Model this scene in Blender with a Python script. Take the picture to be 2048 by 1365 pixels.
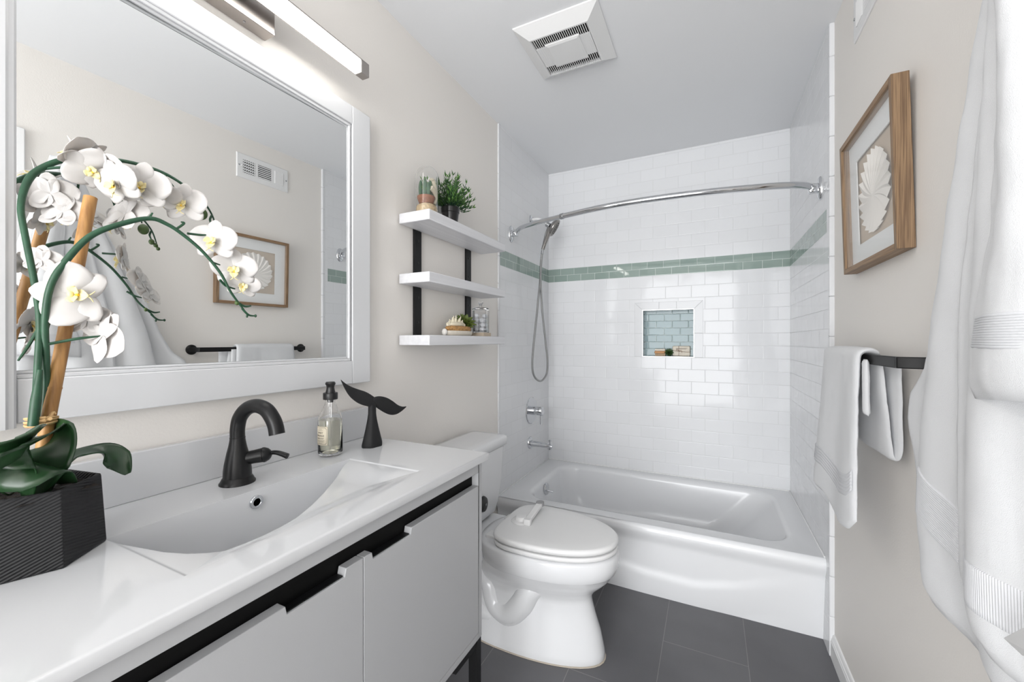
import bpy, bmesh, math, random
from mathutils import Vector, Matrix, noise
random.seed(7)
PI = math.pi
sc = bpy.context.scene
for o in list(bpy.data.objects): bpy.data.objects.remove(o)
# ------------------------------------------------------------ camera
CX, CH, TH, FPX = 1.065, 1.215, math.radians(26.0), 811.0
S_, C_ = math.sin(TH), math.cos(TH)
cd = bpy.data.cameras.new('camera'); cam = bpy.data.objects.new('camera', cd); sc.collection.objects.link(cam)
cam.location = (CX, 0, CH); cam.rotation_euler = (PI/2, 0, TH)
cd.sensor_width = 36.0; cd.lens = FPX*36.0/2048; cd.clip_start = .01
sc.camera = cam
# ------------------------------------------------------------ world, lights, exposure
w = bpy.data.worlds.new('world'); sc.world = w; w.use_nodes = True
w.node_tree.nodes['Background'].inputs[0].default_value = (.96, .98, 1, 1)
w.node_tree.nodes['Background'].inputs[1].default_value = 0.9
def area(name, loc, rot, sx, sy, power, col=(1, 1, 1)):
    d = bpy.data.lights.new(name, 'AREA'); d.shape = 'RECTANGLE'; d.size = sx; d.size_y = sy; d.energy = power; d.color = col
    o = bpy.data.objects.new(name, d); sc.collection.objects.link(o); o.location = loc; o.rotation_euler = rot
    return o
# added fill panel standing in for presumed daylight from behind the camera
area('rear_daylight_fill', (.60, -2.6, 1.20), (PI/2, 0, -.05), 2.3, 2.35, 86, (.98, .99, 1))


vs = sc.view_settings; vs.view_transform = 'Standard'; vs.look = 'None'; vs.gamma = 1; vs.use_curve_mapping = False
vs.exposure = 0.98

# ------------------------------------------------------------ helpers
LIFT = {}
def srgb(r, g, b):
    f = lambda c: (c/255/12.92) if c/255 <= .04045 else ((c/255+.055)/1.055)**2.4
    return (f(r), f(g), f(b), 1)
def mat(name, col, rough=.5, metal=0, spec=.5, **k):
    m = bpy.data.materials.new(name); m.use_nodes = True
    b = m.node_tree.nodes['Principled BSDF']
    b.inputs['Base Color'].default_value = col if len(col) == 4 else (*col, 1)
    b.inputs['Roughness'].default_value = rough; b.inputs['Metallic'].default_value = metal
    b.inputs['Specular IOR Level'].default_value = spec
    for kk, v in k.items(): b.inputs[kk.replace('_', ' ')].default_value = v
    return m
def nodes(m): return m.node_tree.nodes, m.node_tree.links, m.node_tree.nodes['Principled BSDF']
def add_noise_bump(m, scale=80, strength=.1, dist=.001, detail=3, colvar=0.0):
    n, l, b = nodes(m)
    tc = n.new('ShaderNodeTexCoord'); t = n.new('ShaderNodeTexNoise'); t.inputs['Scale'].default_value = scale; t.inputs['Detail'].default_value = detail
    l.new(tc.outputs['Object'], t.inputs['Vector'])
    bp = n.new('ShaderNodeBump'); bp.inputs['Strength'].default_value = strength; bp.inputs['Distance'].default_value = dist
    l.new(t.outputs['Fac'], bp.inputs['Height']); l.new(bp.outputs['Normal'], b.inputs['Normal'])
    if colvar:
        c = b.inputs['Base Color'].default_value[:]
        r = n.new('ShaderNodeValToRGB')
        r.color_ramp.elements[0].position = .35; r.color_ramp.elements[1].position = .65
        r.color_ramp.elements[0].color = (c[0]*(1-colvar), c[1]*(1-colvar), c[2]*(1-colvar), 1); r.color_ramp.elements[1].color = (min(1, c[0]*(1+colvar)), min(1, c[1]*(1+colvar)), min(1, c[2]*(1+colvar)), 1)
        l.new(t.outputs['Fac'], r.inputs['Fac']); l.new(r.outputs['Color'], b.inputs['Base Color'])
    return m
def brick_mat(name, axes, off, bw, bh, col1, col2, grout, rough, msize=.0009, smooth=.0, bump=.5, boff=.5, wav=.35, coat=0, squash=1.0, bd=.0012, wscale=9, sp_l=.5):
    """tiles laid in the plane of two object axes; off = where a joint crosses"""
    m = mat(name, col1, rough, 0, sp_l); n, l, b = nodes(m)
    tc = n.new('ShaderNodeTexCoord'); sp = n.new('ShaderNodeSeparateXYZ'); cb = n.new('ShaderNodeCombineXYZ')
    l.new(tc.outputs['Object'], sp.inputs[0])
    for i, a in enumerate(axes):
        ad = n.new('ShaderNodeMath'); ad.operation = 'ADD'; ad.inputs[1].default_value = -off[i] + 40*(bw, bh)[i]
        l.new(sp.outputs['XYZ'.index(a)], ad.inputs[0]); l.new(ad.outputs[0], cb.inputs[i])
    br = n.new('ShaderNodeTexBrick'); l.new(cb.outputs[0], br.inputs['Vector'])
    br.offset = boff; br.offset_frequency = 2; br.squash = 1
    br.inputs['Scale'].default_value = 1; br.inputs['Brick Width'].default_value = bw; br.inputs['Row Height'].default_value = bh
    br.inputs['Mortar Size'].default_value = msize; br.inputs['Mortar Smooth'].default_value = smooth
    br.inputs['Color1'].default_value = col1; br.inputs['Color2'].default_value = col2; br.inputs['Mortar'].default_value = grout
    l.new(br.outputs['Color'], b.inputs['Base Color'])
    # soft pillowed edge of each tile
    b2 = n.new('ShaderNodeTexBrick'); l.new(cb.outputs[0], b2.inputs['Vector']); b2.offset = boff; b2.offset_frequency = 2
    for k in ('Scale', 'Brick Width', 'Row Height'): b2.inputs[k].default_value = br.inputs[k].default_value
    b2.inputs['Mortar Size'].default_value = msize*4; b2.inputs['Mortar Smooth'].default_value = 1
    inv = n.new('ShaderNodeMath'); inv.operation = 'SUBTRACT'; inv.inputs[0].default_value = 1; l.new(b2.outputs['Fac'], inv.inputs[1])
    bp = n.new('ShaderNodeBump'); bp.inputs['Strength'].default_value = bump; bp.inputs['Distance'].default_value = bd
    l.new(inv.outputs[0], bp.inputs['Height'])
    ns = n.new('ShaderNodeTexNoise'); ns.inputs['Scale'].default_value = wscale; ns.inputs['Detail'].default_value = 1
    l.new(tc.outputs['Object'], ns.inputs['Vector'])
    bq = n.new('ShaderNodeBump'); bq.inputs['Strength'].default_value = wav; bq.inputs['Distance'].default_value = .004
    l.new(ns.outputs['Fac'], bq.inputs['Height']); l.new(bp.outputs['Normal'], bq.inputs['Normal']); l.new(bq.outputs['Normal'], b.inputs['Normal'])
    rr = n.new('ShaderNodeMapRange'); rr.inputs['To Min'].default_value = rough; rr.inputs['To Max'].default_value = .8
    l.new(br.outputs['Fac'], rr.inputs['Value']); l.new(rr.outputs[0], b.inputs['Roughness'])
    b.inputs['Coat Weight'].default_value = coat
    return m

class B:
    def __init__(s): s.v = []; s.f = []; s.mi = []; s.cur = 0
    def add(s, vs, fs):
        o = len(s.v); s.v += [tuple(v) for v in vs]
        for f in fs: s.f.append(tuple(i+o for i in f)); s.mi.append(s.cur)
        return s
    def box(s, x0, x1, y0, y1, z0, z1):
        vs = [(x, y, z) for z in (z0, z1) for y in (y0, y1) for x in (x0, x1)]
        return s.add(vs, [(0, 2, 3, 1), (4, 5, 7, 6), (0, 1, 5, 4), (2, 6, 7, 3), (0, 4, 6, 2), (1, 3, 7, 5)])
    def rings(s, rings, cap0=True, cap1=True, closed=True, loop=False):
        n = len(rings[0]); vs = [p for r in rings for p in r]; fs = []
        m = len(rings)
        for i in range(m if loop else m-1):
            a, b = i*n, ((i+1) % m)*n
            for j in range(n if closed else n-1):
                k = (j+1) % n; fs.append((a+j, a+k, b+k, b+j))
        if cap0 and not loop: fs.append(tuple(range(n))[::-1])
        if cap1 and not loop: fs.append(tuple((m-1)*n+j for j in range(n)))
        return s.add(vs, fs)
    def lathe(s, c, prof, axis='Z', seg=40, cap0=True, cap1=True):
        """prof: (radius, height) along axis"""
        c = Vector(c)
        if isinstance(axis, str): ax = {'X': Vector((1, 0, 0)), 'Y': Vector((0, 1, 0)), 'Z': Vector((0, 0, 1))}[axis]
        else: ax = Vector(axis).normalized()
        u = ax.orthogonal().normalized(); v = ax.cross(u)
        R = [[c+ax*h+(u*math.cos(2*PI*j/seg)+v*math.sin(2*PI*j/seg))*max(r, 1e-5) for j in range(seg)] for r, h in prof]
        return s.rings(R, cap0, cap1)
    def tube(s, pts, r, seg=12, res=6, smooth=True, flat=None):
        P = [Vector(p) for p in pts]
        rad = r if isinstance(r, (list, tuple)) else [r]*len(P)
        if smooth and len(P) > 2: P, rad = catmull(P, rad, res)
        R = []; prev = None
        for i, p in enumerate(P):
            t = (P[min(i+1, len(P)-1)]-P[max(i-1, 0)]).normalized()
            if prev is None: u = t.orthogonal().normalized()
            else:
                u = prev-t*prev.dot(t); u = u.normalized() if u.length > 1e-6 else t.orthogonal().normalized()
            prev = u; v = t.cross(u)
            R.append([p+(u*math.cos(2*PI*j/seg)+v*math.sin(2*PI*j/seg)*(flat or 1))*rad[i] for j in range(seg)])
        return s.rings(R)
    def ellipsoid(s, c, rx, ry, rz, seg=16, n=10, rot=None):
        c = Vector(c); R = []
        for i in range(n+1):
            a = -PI/2+PI*i/n
            R.append([Vector((rx*math.cos(a)*math.cos(2*PI*j/seg), ry*math.cos(a)*math.sin(2*PI*j/seg), rz*math.sin(a))) if 0 < i < n else Vector((1e-5*math.cos(2*PI*j/seg), 1e-5*math.sin(2*PI*j/seg), rz*math.sin(a))) for j in range(seg)])
        R = [[(rot @ p if rot else p)+c for p in r] for r in R]
        return s.rings(R)
    def grid(s, fn, nu, nv):
        vs = [fn(i/nu, j/nv) for i in range(nu+1) for j in range(nv+1)]
        return s.add(vs, [(i*(nv+1)+j, (i+1)*(nv+1)+j, (i+1)*(nv+1)+j+1, i*(nv+1)+j+1) for i in range(nu) for j in range(nv)])
    def obj(s, name, m, parent=None, smooth=True, bevel=0, segs=2, solid=0, sub=0, angle=40, fixn=True, **tags):
        me = bpy.data.meshes.new(name)
        base = Vector(LIFT.get(parent.name, (0, 0, 0))) if parent else Vector((0, 0, 0))
        me.from_pydata([tuple(Vector(v)-base) for v in s.v], [], s.f)
        ms = m if isinstance(m, (list, tuple)) else [m]
        for x in ms: me.materials.append(x)
        for p, i in zip(me.polygons, s.mi): p.material_index = i
        bm = bmesh.new(); bm.from_mesh(me)
        bmesh.ops.remove_doubles(bm, verts=bm.verts, dist=2e-5)
        if fixn: bmesh.ops.recalc_face_normals(bm, faces=bm.faces)
        bm.to_mesh(me); bm.free()
        if smooth:
            for p in me.polygons: p.use_smooth = True
            try: me.set_sharp_from_angle(angle=math.radians(angle))
            except Exception: pass
        o = bpy.data.objects.new(name, me); sc.collection.objects.link(o)
        if parent: o.parent = parent; LIFT[o.name] = tuple(base)
        if solid:
            q = o.modifiers.new('s', 'SOLIDIFY'); q.thickness = solid; q.offset = 0
        if bevel:
            q = o.modifiers.new('b', 'BEVEL'); q.width = bevel; q.segments = segs; q.limit_method = 'ANGLE'; q.angle_limit = math.radians(35); q.harden_normals = False
        if sub:
            q = o.modifiers.new('u', 'SUBSURF'); q.levels = sub; q.render_levels = sub
        for k, v in tags.items(): o[k] = v
        return o
def catmull(P, rad, res):
    Q = []; R = []
    for i in range(len(P)-1):
        p0, p1, p2, p3 = P[max(i-1, 0)], P[i], P[i+1], P[min(i+2, len(P)-1)]
        for k in range(res):
            t = k/res; Q.append(.5*((2*p1)+(p2-p0)*t+(2*p0-5*p1+4*p2-p3)*t*t+(3*p1-p0-3*p2+p3)*t**3)); R.append(rad[i]*(1-t)+rad[i+1]*t)
    Q.append(P[-1]); R.append(rad[-1]); return Q, R
def bx(*a): return B().box(*a)
def thing(name, loc, label, cat, group=None):
    o = bpy.data.objects.new(name, None); o.empty_display_size = .03; sc.collection.objects.link(o); o.location = loc
    LIFT[o.name] = tuple(loc); o['label'] = label; o['category'] = cat
    if group: o['group'] = group
    return o
def at(px, py, X=None, Y=None, Z=None):
    """point of the room seen at a place of the photograph, on the plane X, Y or Z = const"""
    u = (px-1024)/FPX; r = Vector((-S_+u*C_, C_+u*S_, -(py-682.3)/FPX)); o = Vector((CX, 0, CH))
    t = (X-CX)/r.x if X is not None else Y/r.y if Y is not None else (Z-CH)/r.z
    return o+r*t
def smooth01(t): t = max(0, min(1, t)); return t*t*(3-2*t)
def rrect(x0, x1, y0, y1, z, r, n=6):
    P = []
    for cx, cy, a0 in ((x1-r, y1-r, 0), (x0+r, y1-r, 90), (x0+r, y0+r, 180), (x1-r, y0+r, 270)):
        for k in range(n+1):
            a = math.radians(a0+90*k/n); P.append((cx+r*math.cos(a), cy+r*math.sin(a), z))
    return P
def text_mesh(body, size, font_extr=.0001):
    cu = bpy.data.curves.new('t', 'FONT'); cu.body = body; cu.size = size; cu.align_x = 'CENTER'; cu.extrude = font_extr; cu.resolution_u = 3
    o = bpy.data.objects.new('t', cu); sc.collection.objects.link(o)
    me = bpy.data.meshes.new_from_object(o.evaluated_get(bpy.context.evaluated_depsgraph_get()))
    vs = [v.co.copy() for v in me.vertices]; fs = [tuple(p.vertices) for p in me.polygons]
    bpy.data.objects.remove(o); bpy.data.meshes.remove(me)
    return vs, fs

# ------------------------------------------------------------ materials
M = {}
M['wall'] = add_noise_bump(mat('wall_paint', srgb(233, 229, 224), .55), 190, .25, .0012, 2)
M['ceil'] = add_noise_bump(mat('ceiling_paint', srgb(236, 237, 239), .8), 120, .15, .001, 2)
M['white'] = mat('white_satin_paint', srgb(216, 217, 219), .3)
M['trim'] = mat('trim_white', srgb(236, 236, 236), .3)
M['cab'] = mat('cabinet_white', srgb(178, 179, 181), .38)
M['ceramic'] = mat('ceramic_white', srgb(226, 227, 229), .08, 0, .5)
M['edge_tile'] = mat('edge_tile_white', srgb(222, 223, 225), .12, 0, .22)
M['counter'] = mat('counter_white', srgb(212, 213, 215), .09, Coat_Weight=.3, Coat_Roughness=.03)
M['tub'] = mat('tub_enamel', srgb(230, 231, 233), .17, 0, .45)
M['plastic'] = mat('plastic_white', srgb(232, 232, 232), .25)
M['black'] = mat('black_metal', srgb(20, 20, 21), .42, .0, .3)
M['faucet'] = mat('faucet_black', srgb(16, 16, 17), .34, .0, .35)
M['recess'] = mat('black_recess', srgb(8, 8, 8), .6, 0, .15)
M['chrome'] = mat('chrome', (.66, .67, .69), .07, 1)
M['nickel'] = mat('brushed_nickel', (.42, .39, .37), .32, 1)
M['grey_metal'] = mat('grey_metal', (.45, .46, .47), .22, 1)
M['satin'] = mat('satin_steel', (.36, .345, .33), .2, 1)
M['dark'] = mat('painted_shade_black', srgb(4, 4, 4), .9, 0, .0)  # flat black painted in place of the shade inside openings
M['mirror'] = mat('mirror_glass', (.93, .94, .94), .0, 1)
def glass(name, col, rough=0.0, ior=1.45):
    return mat(name, col, rough, 0, .5, Transmission_Weight=1.0, IOR=ior)
M['glass'] = glass('clear_glass', (1, 1, 1))
M['liquid'] = glass('soap_liquid', srgb(250, 247, 225), 0, 1.33)
M['pane'] = mat('picture_glass', (1, 1, 1), 0.0, 0, .5, Alpha=.12)
TILE, TILE2, GRT = srgb(231, 232, 234), srgb(228, 229, 231), srgb(214, 215, 216)
BT, BB = 1.7377, 1.6438
tl = dict(sp_l=.22, rough=.09, msize=.0009, bump=.35, wav=.35)
M['tb_lo'] = brick_mat('back_tile_low', 'XZ', (.422, BB), .1541, .0763, TILE, TILE2, GRT, **tl)
M['tb_hi'] = brick_mat('back_tile_high', 'XZ', (.499, BT), .1541, .0763, TILE, TILE2, GRT, **tl)
M['ts_lo'] = brick_mat('side_tile_low', 'YZ', (2.798, BB), .1541, .0763, TILE, TILE2, GRT, **tl)
M['ts_hi'] = brick_mat('side_tile_high', 'YZ', (2.720, BT), .1541, .0763, TILE, TILE2, GRT, **tl)
G1, G2, GG = srgb(143, 160, 153), srgb(152, 168, 161), srgb(205, 212, 208)
gl = dict(sp_l=.4, rough=.04, msize=.0011, bump=.3, wav=.2)
M['gb'] = brick_mat('green_glass_tile_back', 'XZ', (.0935, BB), .1, .04695, G1, G2, GG, **gl)
M['gs'] = brick_mat('green_glass_tile_side', 'YZ', (2.75, BB), .1, .04695, G1, G2, GG, **gl)
N1, N2 = srgb(98, 130, 136), srgb(112, 142, 148)
M['nb'] = brick_mat('niche_glass_tile', 'XZ', (.69, 1.115), .1, .0469, N1, N2, GG, **gl)
M['ns'] = brick_mat('niche_glass_tile_side', 'YZ', (2.8, 1.115), .1, .0469, N1, N2, GG, **gl)
M['nt'] = brick_mat('niche_glass_tile_top', 'XY', (.69, 2.8), .1, .0469, N1, N2, GG, **gl)
M['floor'] = brick_mat('floor_tile', 'YX', (1.445, .295), .6, .3, srgb(98, 98, 101), srgb(93, 93, 96), srgb(138, 137, 136), .42, msize=.0011, bump=.1, wav=.05)
def floor_var(m):
    n, l, b = nodes(m)
    src = b.inputs['Base Color'].links[0].from_socket
    t = n.new('ShaderNodeTexNoise'); t.inputs['Scale'].default_value = 3.5; t.inputs['Detail'].default_value = 6
    tc = n.new('ShaderNodeTexCoord'); l.new(tc.outputs['Object'], t.inputs['Vector'])
    mr = n.new('ShaderNodeMapRange'); mr.inputs['From Min'].default_value = .3; mr.inputs['From Max'].default_value = .7
    mr.inputs['To Min'].default_value = .88; mr.inputs['To Max'].default_value = 1.12; l.new(t.outputs['Fac'], mr.inputs['Value'])
    mx = n.new('ShaderNodeMixRGB'); mx.blend_type = 'MULTIPLY'; mx.inputs[0].default_value = 1
    l.new(src, mx.inputs[1]); l.new(mr.outputs[0], mx.inputs[2]); l.new(mx.outputs[0], b.inputs['Base Color'])
floor_var(M['floor'])
def wood(name, c1, c2, axis, scale=60, rough=.5, dist=3):
    m = mat(name, c1, rough); n, l, b = nodes(m)
    tc = n.new('ShaderNodeTexCoord'); mp = n.new('ShaderNodeMapping'); l.new(tc.outputs['Object'], mp.inputs[0])
    mp.inputs['Scale'].default_value = {'X': (.02, 1, 1), 'Y': (1, .02, 1), 'Z': (1, 1, .02)}[axis]
    t = n.new('ShaderNodeTexNoise'); t.inputs['Scale'].default_value = scale*4; t.inputs['Detail'].default_value = 5; l.new(mp.outputs[0], t.inputs[0])
    r = n.new('ShaderNodeValToRGB'); r.color_ramp.elements[0].color = c1; r.color_ramp.elements[1].color = c2
    r.color_ramp.elements[0].position = .35; r.color_ramp.elements[1].position = .65
    l.new(t.outputs['Fac'], r.inputs[0]); l.new(r.outputs[0], b.inputs['Base Color'])
    bp = n.new('ShaderNodeBump'); bp.inputs['Strength'].default_value = .2; bp.inputs['Distance'].default_value = .0006
    l.new(t.outputs['Fac'], bp.inputs['Height']); l.new(bp.outputs[0], b.inputs['Normal'])
    return m
M['oakZ'] = wood('oak_upright', srgb(108, 84, 62), srgb(152, 124, 94), 'Z', 110)
M['oakY'] = wood('oak_rail', srgb(122, 95, 70), srgb(160, 130, 98), 'Y', 110)
M['shelf'] = wood('painted_wood_white', srgb(214, 214, 217), srgb(224, 224, 227), 'Y', 14, .4)
def terry():
    m = mat('terry_cloth', srgb(216, 217, 219), .95, 0, .1, Sheen_Weight=.25, Sheen_Roughness=.6); n, l, b = nodes(m)
    tc = n.new('ShaderNodeTexCoord'); t = n.new('ShaderNodeTexNoise'); t.inputs['Scale'].default_value = 950; t.inputs['Detail'].default_value = 3
    l.new(tc.outputs['Object'], t.inputs[0])
    t2 = n.new('ShaderNodeTexNoise'); t2.inputs['Scale'].default_value = 45; t2.inputs['Detail'].default_value = 3; l.new(tc.outputs['Object'], t2.inputs[0])
    ad = n.new('ShaderNodeMath'); ad.operation = 'ADD'; ml = n.new('ShaderNodeMath'); ml.operation = 'MULTIPLY'; ml.inputs[1].default_value = .5; l.new(t2.outputs['Fac'], ml.inputs[0]); l.new(t.outputs['Fac'], ad.inputs[0]); l.new(ml.outputs[0], ad.inputs[1])
    bp = n.new('ShaderNodeBump'); bp.inputs['Strength'].default_value = .4; bp.inputs['Distance'].default_value = .0014
    l.new(ad.outputs[0], bp.inputs['Height']); l.new(bp.outputs[0], b.inputs['Normal'])
    return m
M['terry'] = terry()
M['band'] = add_noise_bump(mat('woven_band_cloth', srgb(212, 213, 216), .8, 0, .2), 500, .3, .0006)
M['petal'] = mat('petal_white', srgb(198, 194, 191), .55, 0, .25, Subsurface_Weight=.12, Subsurface_Radius=(.02, .015, .012), Subsurface_Scale=.3)
M['lip'] = mat('lip_cream', srgb(226, 212, 158), .5)
M['lipy'] = mat('lip_yellow', srgb(228, 180, 20), .5)
M['stem'] = add_noise_bump(mat('stem_green', srgb(30, 70, 47), .45), 60, .3, .001, 3, .15)
M['leaf'] = add_noise_bump(mat('leaf_green', srgb(32, 62, 34), .3), 25, .2, .002, 3, .25)
M['bud'] = mat('bud_green', srgb(66, 88, 40), .45)
M['buddk'] = mat('bud_dark', srgb(38, 70, 48), .5)
M['bamboo'] = wood('bamboo_cane', srgb(140, 98, 52), srgb(186, 140, 84), 'Z', 25, .5)
M['raffia'] = mat('raffia', srgb(200, 164, 116), .7)
def pot_mat():
    m = mat('ribbed_black_pot', srgb(26, 26, 28), .5, 0, .35); n, l, b = nodes(m)
    tc = n.new('ShaderNodeTexCoord'); vm = n.new('ShaderNodeVectorMath'); vm.operation = 'DOT_PRODUCT'; vm.inputs[1].default_value = (-.67, -.25, 1)
    l.new(tc.outputs['Object'], vm.inputs[0]); cb = n.new('ShaderNodeCombineXYZ'); l.new(vm.outputs['Value'], cb.inputs[0])
    wv = n.new('ShaderNodeTexWave'); wv.bands_direction = 'X'; wv.inputs['Scale'].default_value = 66
    l.new(cb.outputs[0], wv.inputs[0])
    bp = n.new('ShaderNodeBump'); bp.inputs['Strength'].default_value = .7; bp.inputs['Distance'].default_value = .0015
    l.new(wv.outputs['Fac'], bp.inputs['Height']); l.new(bp.outputs[0], b.inputs['Normal'])
    return m
M['pot'] = pot_mat()
M['soil'] = add_noise_bump(mat('soil', srgb(34, 27, 22), .9), 120, 1, .006, 4, .5)
M['plastic_black'] = mat('black_plastic', srgb(20, 20, 21), .28)
M['matte_black'] = add_noise_bump(mat('matte_black', srgb(32, 32, 33), .6, 0, .3), 150, .2, .0005)
M['label'] = mat('paper_label', srgb(226, 216, 194), .6)
M['ink'] = mat('brown_ink', srgb(88, 76, 64), .7)
M['terracotta'] = add_noise_bump(mat('terracotta', srgb(158, 106, 80), .8), 60, .4, .002, 3, .2)
M['sand'] = add_noise_bump(mat('sand_twine', srgb(214, 190, 150), .9), 120, .9, .004, 3, .15)
M['coral'] = add_noise_bump(mat('coral_cream', srgb(228, 219, 196), .8), 150, .4, .001)
M['succ'] = mat('succulent_green', srgb(104, 120, 56), .5)
M['succ_lo'] = mat('succulent_dark', srgb(62, 78, 46), .5)
M['cactus'] = mat('cactus_green', srgb(70, 104, 78), .5)
M['grass'] = mat('fern_green', srgb(52, 92, 40), .5)
M['grass2'] = mat('fern_light_green', srgb(86, 128, 54), .5)
M['rope'] = add_noise_bump(mat('rattan', srgb(176, 134, 84), .8), 140, 1, .003, 2, .3)
M['cotton'] = add_noise_bump(mat('cotton', srgb(240, 242, 246), .95), 70, .5, .004)
M['mdf'] = mat('pale_wood', srgb(196, 180, 160), .6)
M['linen'] = add_noise_bump(mat('linen_backing', srgb(196, 178, 156), .9), 300, .4, .0006, 2, .06)
M['shell'] = mat('paper_shell', srgb(238, 234, 228), .7)
M['matboard'] = mat('mat_board', srgb(236, 238, 238), .7)
M['soapwrap'] = add_noise_bump(mat('soap_paper', srgb(222, 214, 200), .7), 60, .4, .001, 3, .05)
M['lamp'] = mat('lamp_diffuser', (1, 1, 1, 1), .4, 0, .5, Emission_Color=(1, .97, .92, 1), Emission_Strength=9.0)
M['tag'] = mat('satin_tag', srgb(214, 214, 214), .5)

# ------------------------------------------------------------ room shell
H = 2.44; YB = 2.798; XR = 1.495; WT = 1.480; YF = -1.9
LE, RE = 2.017, 1.950     # where the tile of the left and right wall ends
ST = dict(kind='structure')
bx(-.15, 1.75, YF-.1, YB+.25, -.1, 0).obj('floor', M['floor'], smooth=False, **ST)
bx(-.15, 1.75, YF-.1, YB+.25, H, H+.1).obj('ceiling', M['ceil'], smooth=False, **ST)
# left wall: painted part and tiled part
b = B(); b.box(-.13, -.008, YF-.1, YB+.2, 0, H)
b.obj('wall_left', M['wall'], smooth=False, **ST)
def tile_side(name, x0, x1, y0, y1, zb, m):
    b = B()
    for i, (z0, z1) in enumerate(((zb, BB), (BB, BT), (BT, H))):
        b.cur = i; b.box(x0, x1, y0, y1, z0, z1)
    return b.obj(name, m, smooth=False, **ST)
LT = tile_side('wall_left_tile', -.012, 0, LE, YB, 0, [M['ts_lo'], M['gs'], M['ts_hi']])
RT = tile_side('wall_right_tile', WT, XR+.01, RE+.008, YB, 0, [M['ts_lo'], M['gs'], M['ts_hi']])
# rounded end tiles of the tiled area
def bullnose(name, x0, x1, y0, y1):
    b = B()
    for k in range(16):
        z0 = k*.1541; z1 = min(H, z0+.1538)
        b.box(x0, x1, y0, y1, z0, z1)
    return b.obj(name, M['edge_tile'], smooth=True, bevel=.004, segs=3, **ST)
bullnose('trim_1', -.01, .0015, LE-.004, LE+.012)
bullnose('trim_2', WT-.0015, XR+.002, RE-.012, RE+.010)
# band ends in plain tile on the right before the end tile
bx(WT-.0008, XR, RE+.006, RE+.03, 0, H).obj('trim_3', M['ts_lo'], smooth=False, **ST)
# right wall with door opening near the camera
DY0, DY1, DH = -.32, .50, 2.03
b = B(); b.box(XR, XR+.13, DY1, YB+.2, 0, H); b.box(XR, XR+.13, YF-.1, DY0, 0, H); b.box(XR, XR+.13, DY0, DY1, DH, H)
b.obj('wall_right', M['wall'], smooth=False, **ST)
# front wall behind the camera, its opening widened to let the fill panel's light through
b = B(); b.box(-.1, .03, YF-.1, YF, 0, H); b.box(1.46, XR+.1, YF-.1, YF, 0, H); b.box(.03, 1.46, YF-.1, YF, 2.3, H)
b.obj('wall_front', M['wall'], smooth=False, **ST)
# back wall with the niche
NX0, NX1, NZ0, NZ1, ND = .667, .973, 1.115, 1.416, .085
b = B()
Y1 = YB+.12
for z0, z1, i in ((0, NZ0, 0), (NZ1, BB, 0), (BB, BT, 1), (BT, H, 2)):
    b.cur = i; b.box(-.1, XR+.1, YB, Y1, z0, z1)
b.cur = 0; b.box(-.1, NX0, YB, Y1, NZ0, NZ1); b.box(NX1, XR+.1, YB, Y1, NZ0, NZ1)
b.obj('wall_back', [M['tb_lo'], M['gb'], M['tb_hi']], smooth=False, **ST)
e = .0015
b = B()
b.cur = 0; b.add([(NX0, YB+ND, NZ0), (NX1, YB+ND, NZ0), (NX1, YB+ND, NZ1), (NX0, YB+ND, NZ1)], [(0, 1, 2, 3)])
b.cur = 1; b.add([(NX0+e, YB+e, NZ0), (NX0+e, YB+ND, NZ0), (NX0+e, YB+ND, NZ1), (NX0+e, YB+e, NZ1)], [(0, 1, 2, 3)])
b.add([(NX1-e, YB+e, NZ0), (NX1-e, YB+ND, NZ0), (NX1-e, YB+ND, NZ1), (NX1-e, YB+e, NZ1)], [(0, 1, 2, 3)])
b.cur = 2; b.add([(NX0, YB+e, NZ1-e), (NX1, YB+e, NZ1-e), (NX1, YB+ND, NZ1-e), (NX0, YB+ND, NZ1-e)], [(0, 1, 2, 3)])
b.cur = 3; b.add([(NX0, YB-.002, NZ0+e), (NX1, YB-.002, NZ0+e), (NX1, YB+ND, NZ0+e), (NX0, YB+ND, NZ0+e)], [(0, 1, 2, 3)])
b.obj('wall_niche', [M['nb'], M['ns'], M['nt'], M['ceramic']], smooth=False, fixn=False, **ST)
# niche edging: metal strip and white mitred tiles
b = B(); t = .004
b.box(NX0-t, NX0, YB-.003, YB+.004, NZ0, NZ1+t); b.box(NX1, NX1+t, YB-.003, YB+.004, NZ0, NZ1+t); b.box(NX0, NX1, YB-.003, YB+.004, NZ1, NZ1+t); b.box(NX0-t, NX1+t, YB-.003, YB+.004, NZ0-t, NZ0)
b.obj('trim_4', M['grey_metal'], smooth=False, **ST)
b = B(); q = .05; yy = YB-.0035
def prism(b, pts, y0, y1):
    n = len(pts); b.rings([[(x, y0, z) for x, z in pts], [(x, y1, z) for x, z in pts]])
xa, xb, zt = NX0-t, NX1+t, NZ1+t
xm = [xa, xa+.105, xa+.21, xb]
g = .0007
prism(b, [(xa+g, zt), (xm[1]-g, zt), (xm[1]-g, zt+q), (xa-q+g, zt+q)], yy, YB+.001)
prism(b, [(xm[1]+g, zt), (xm[2]-g, zt), (xm[2]-g, zt+q), (xm[1]+g, zt+q)], yy, YB+.001)
prism(b, [(xm[2]+g, zt), (xb-g, zt), (xb+q-g, zt+q), (xm[2]+g, zt+q)], yy, YB+.001)
prism(b, [(xa, zt-g), (xa, zt-.155), (xa-q, zt-.155), (xa-q, zt+q-2*g)], yy, YB+.001)
prism(b, [(xa, zt-.157), (xa, NZ0-t), (xa-q, NZ0-t), (xa-q, zt-.157)], yy, YB+.001)
prism(b, [(xb, zt-g), (xb, zt-.155), (xb+q, zt-.155), (xb+q, zt+q-2*g)], yy, YB+.001)
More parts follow.
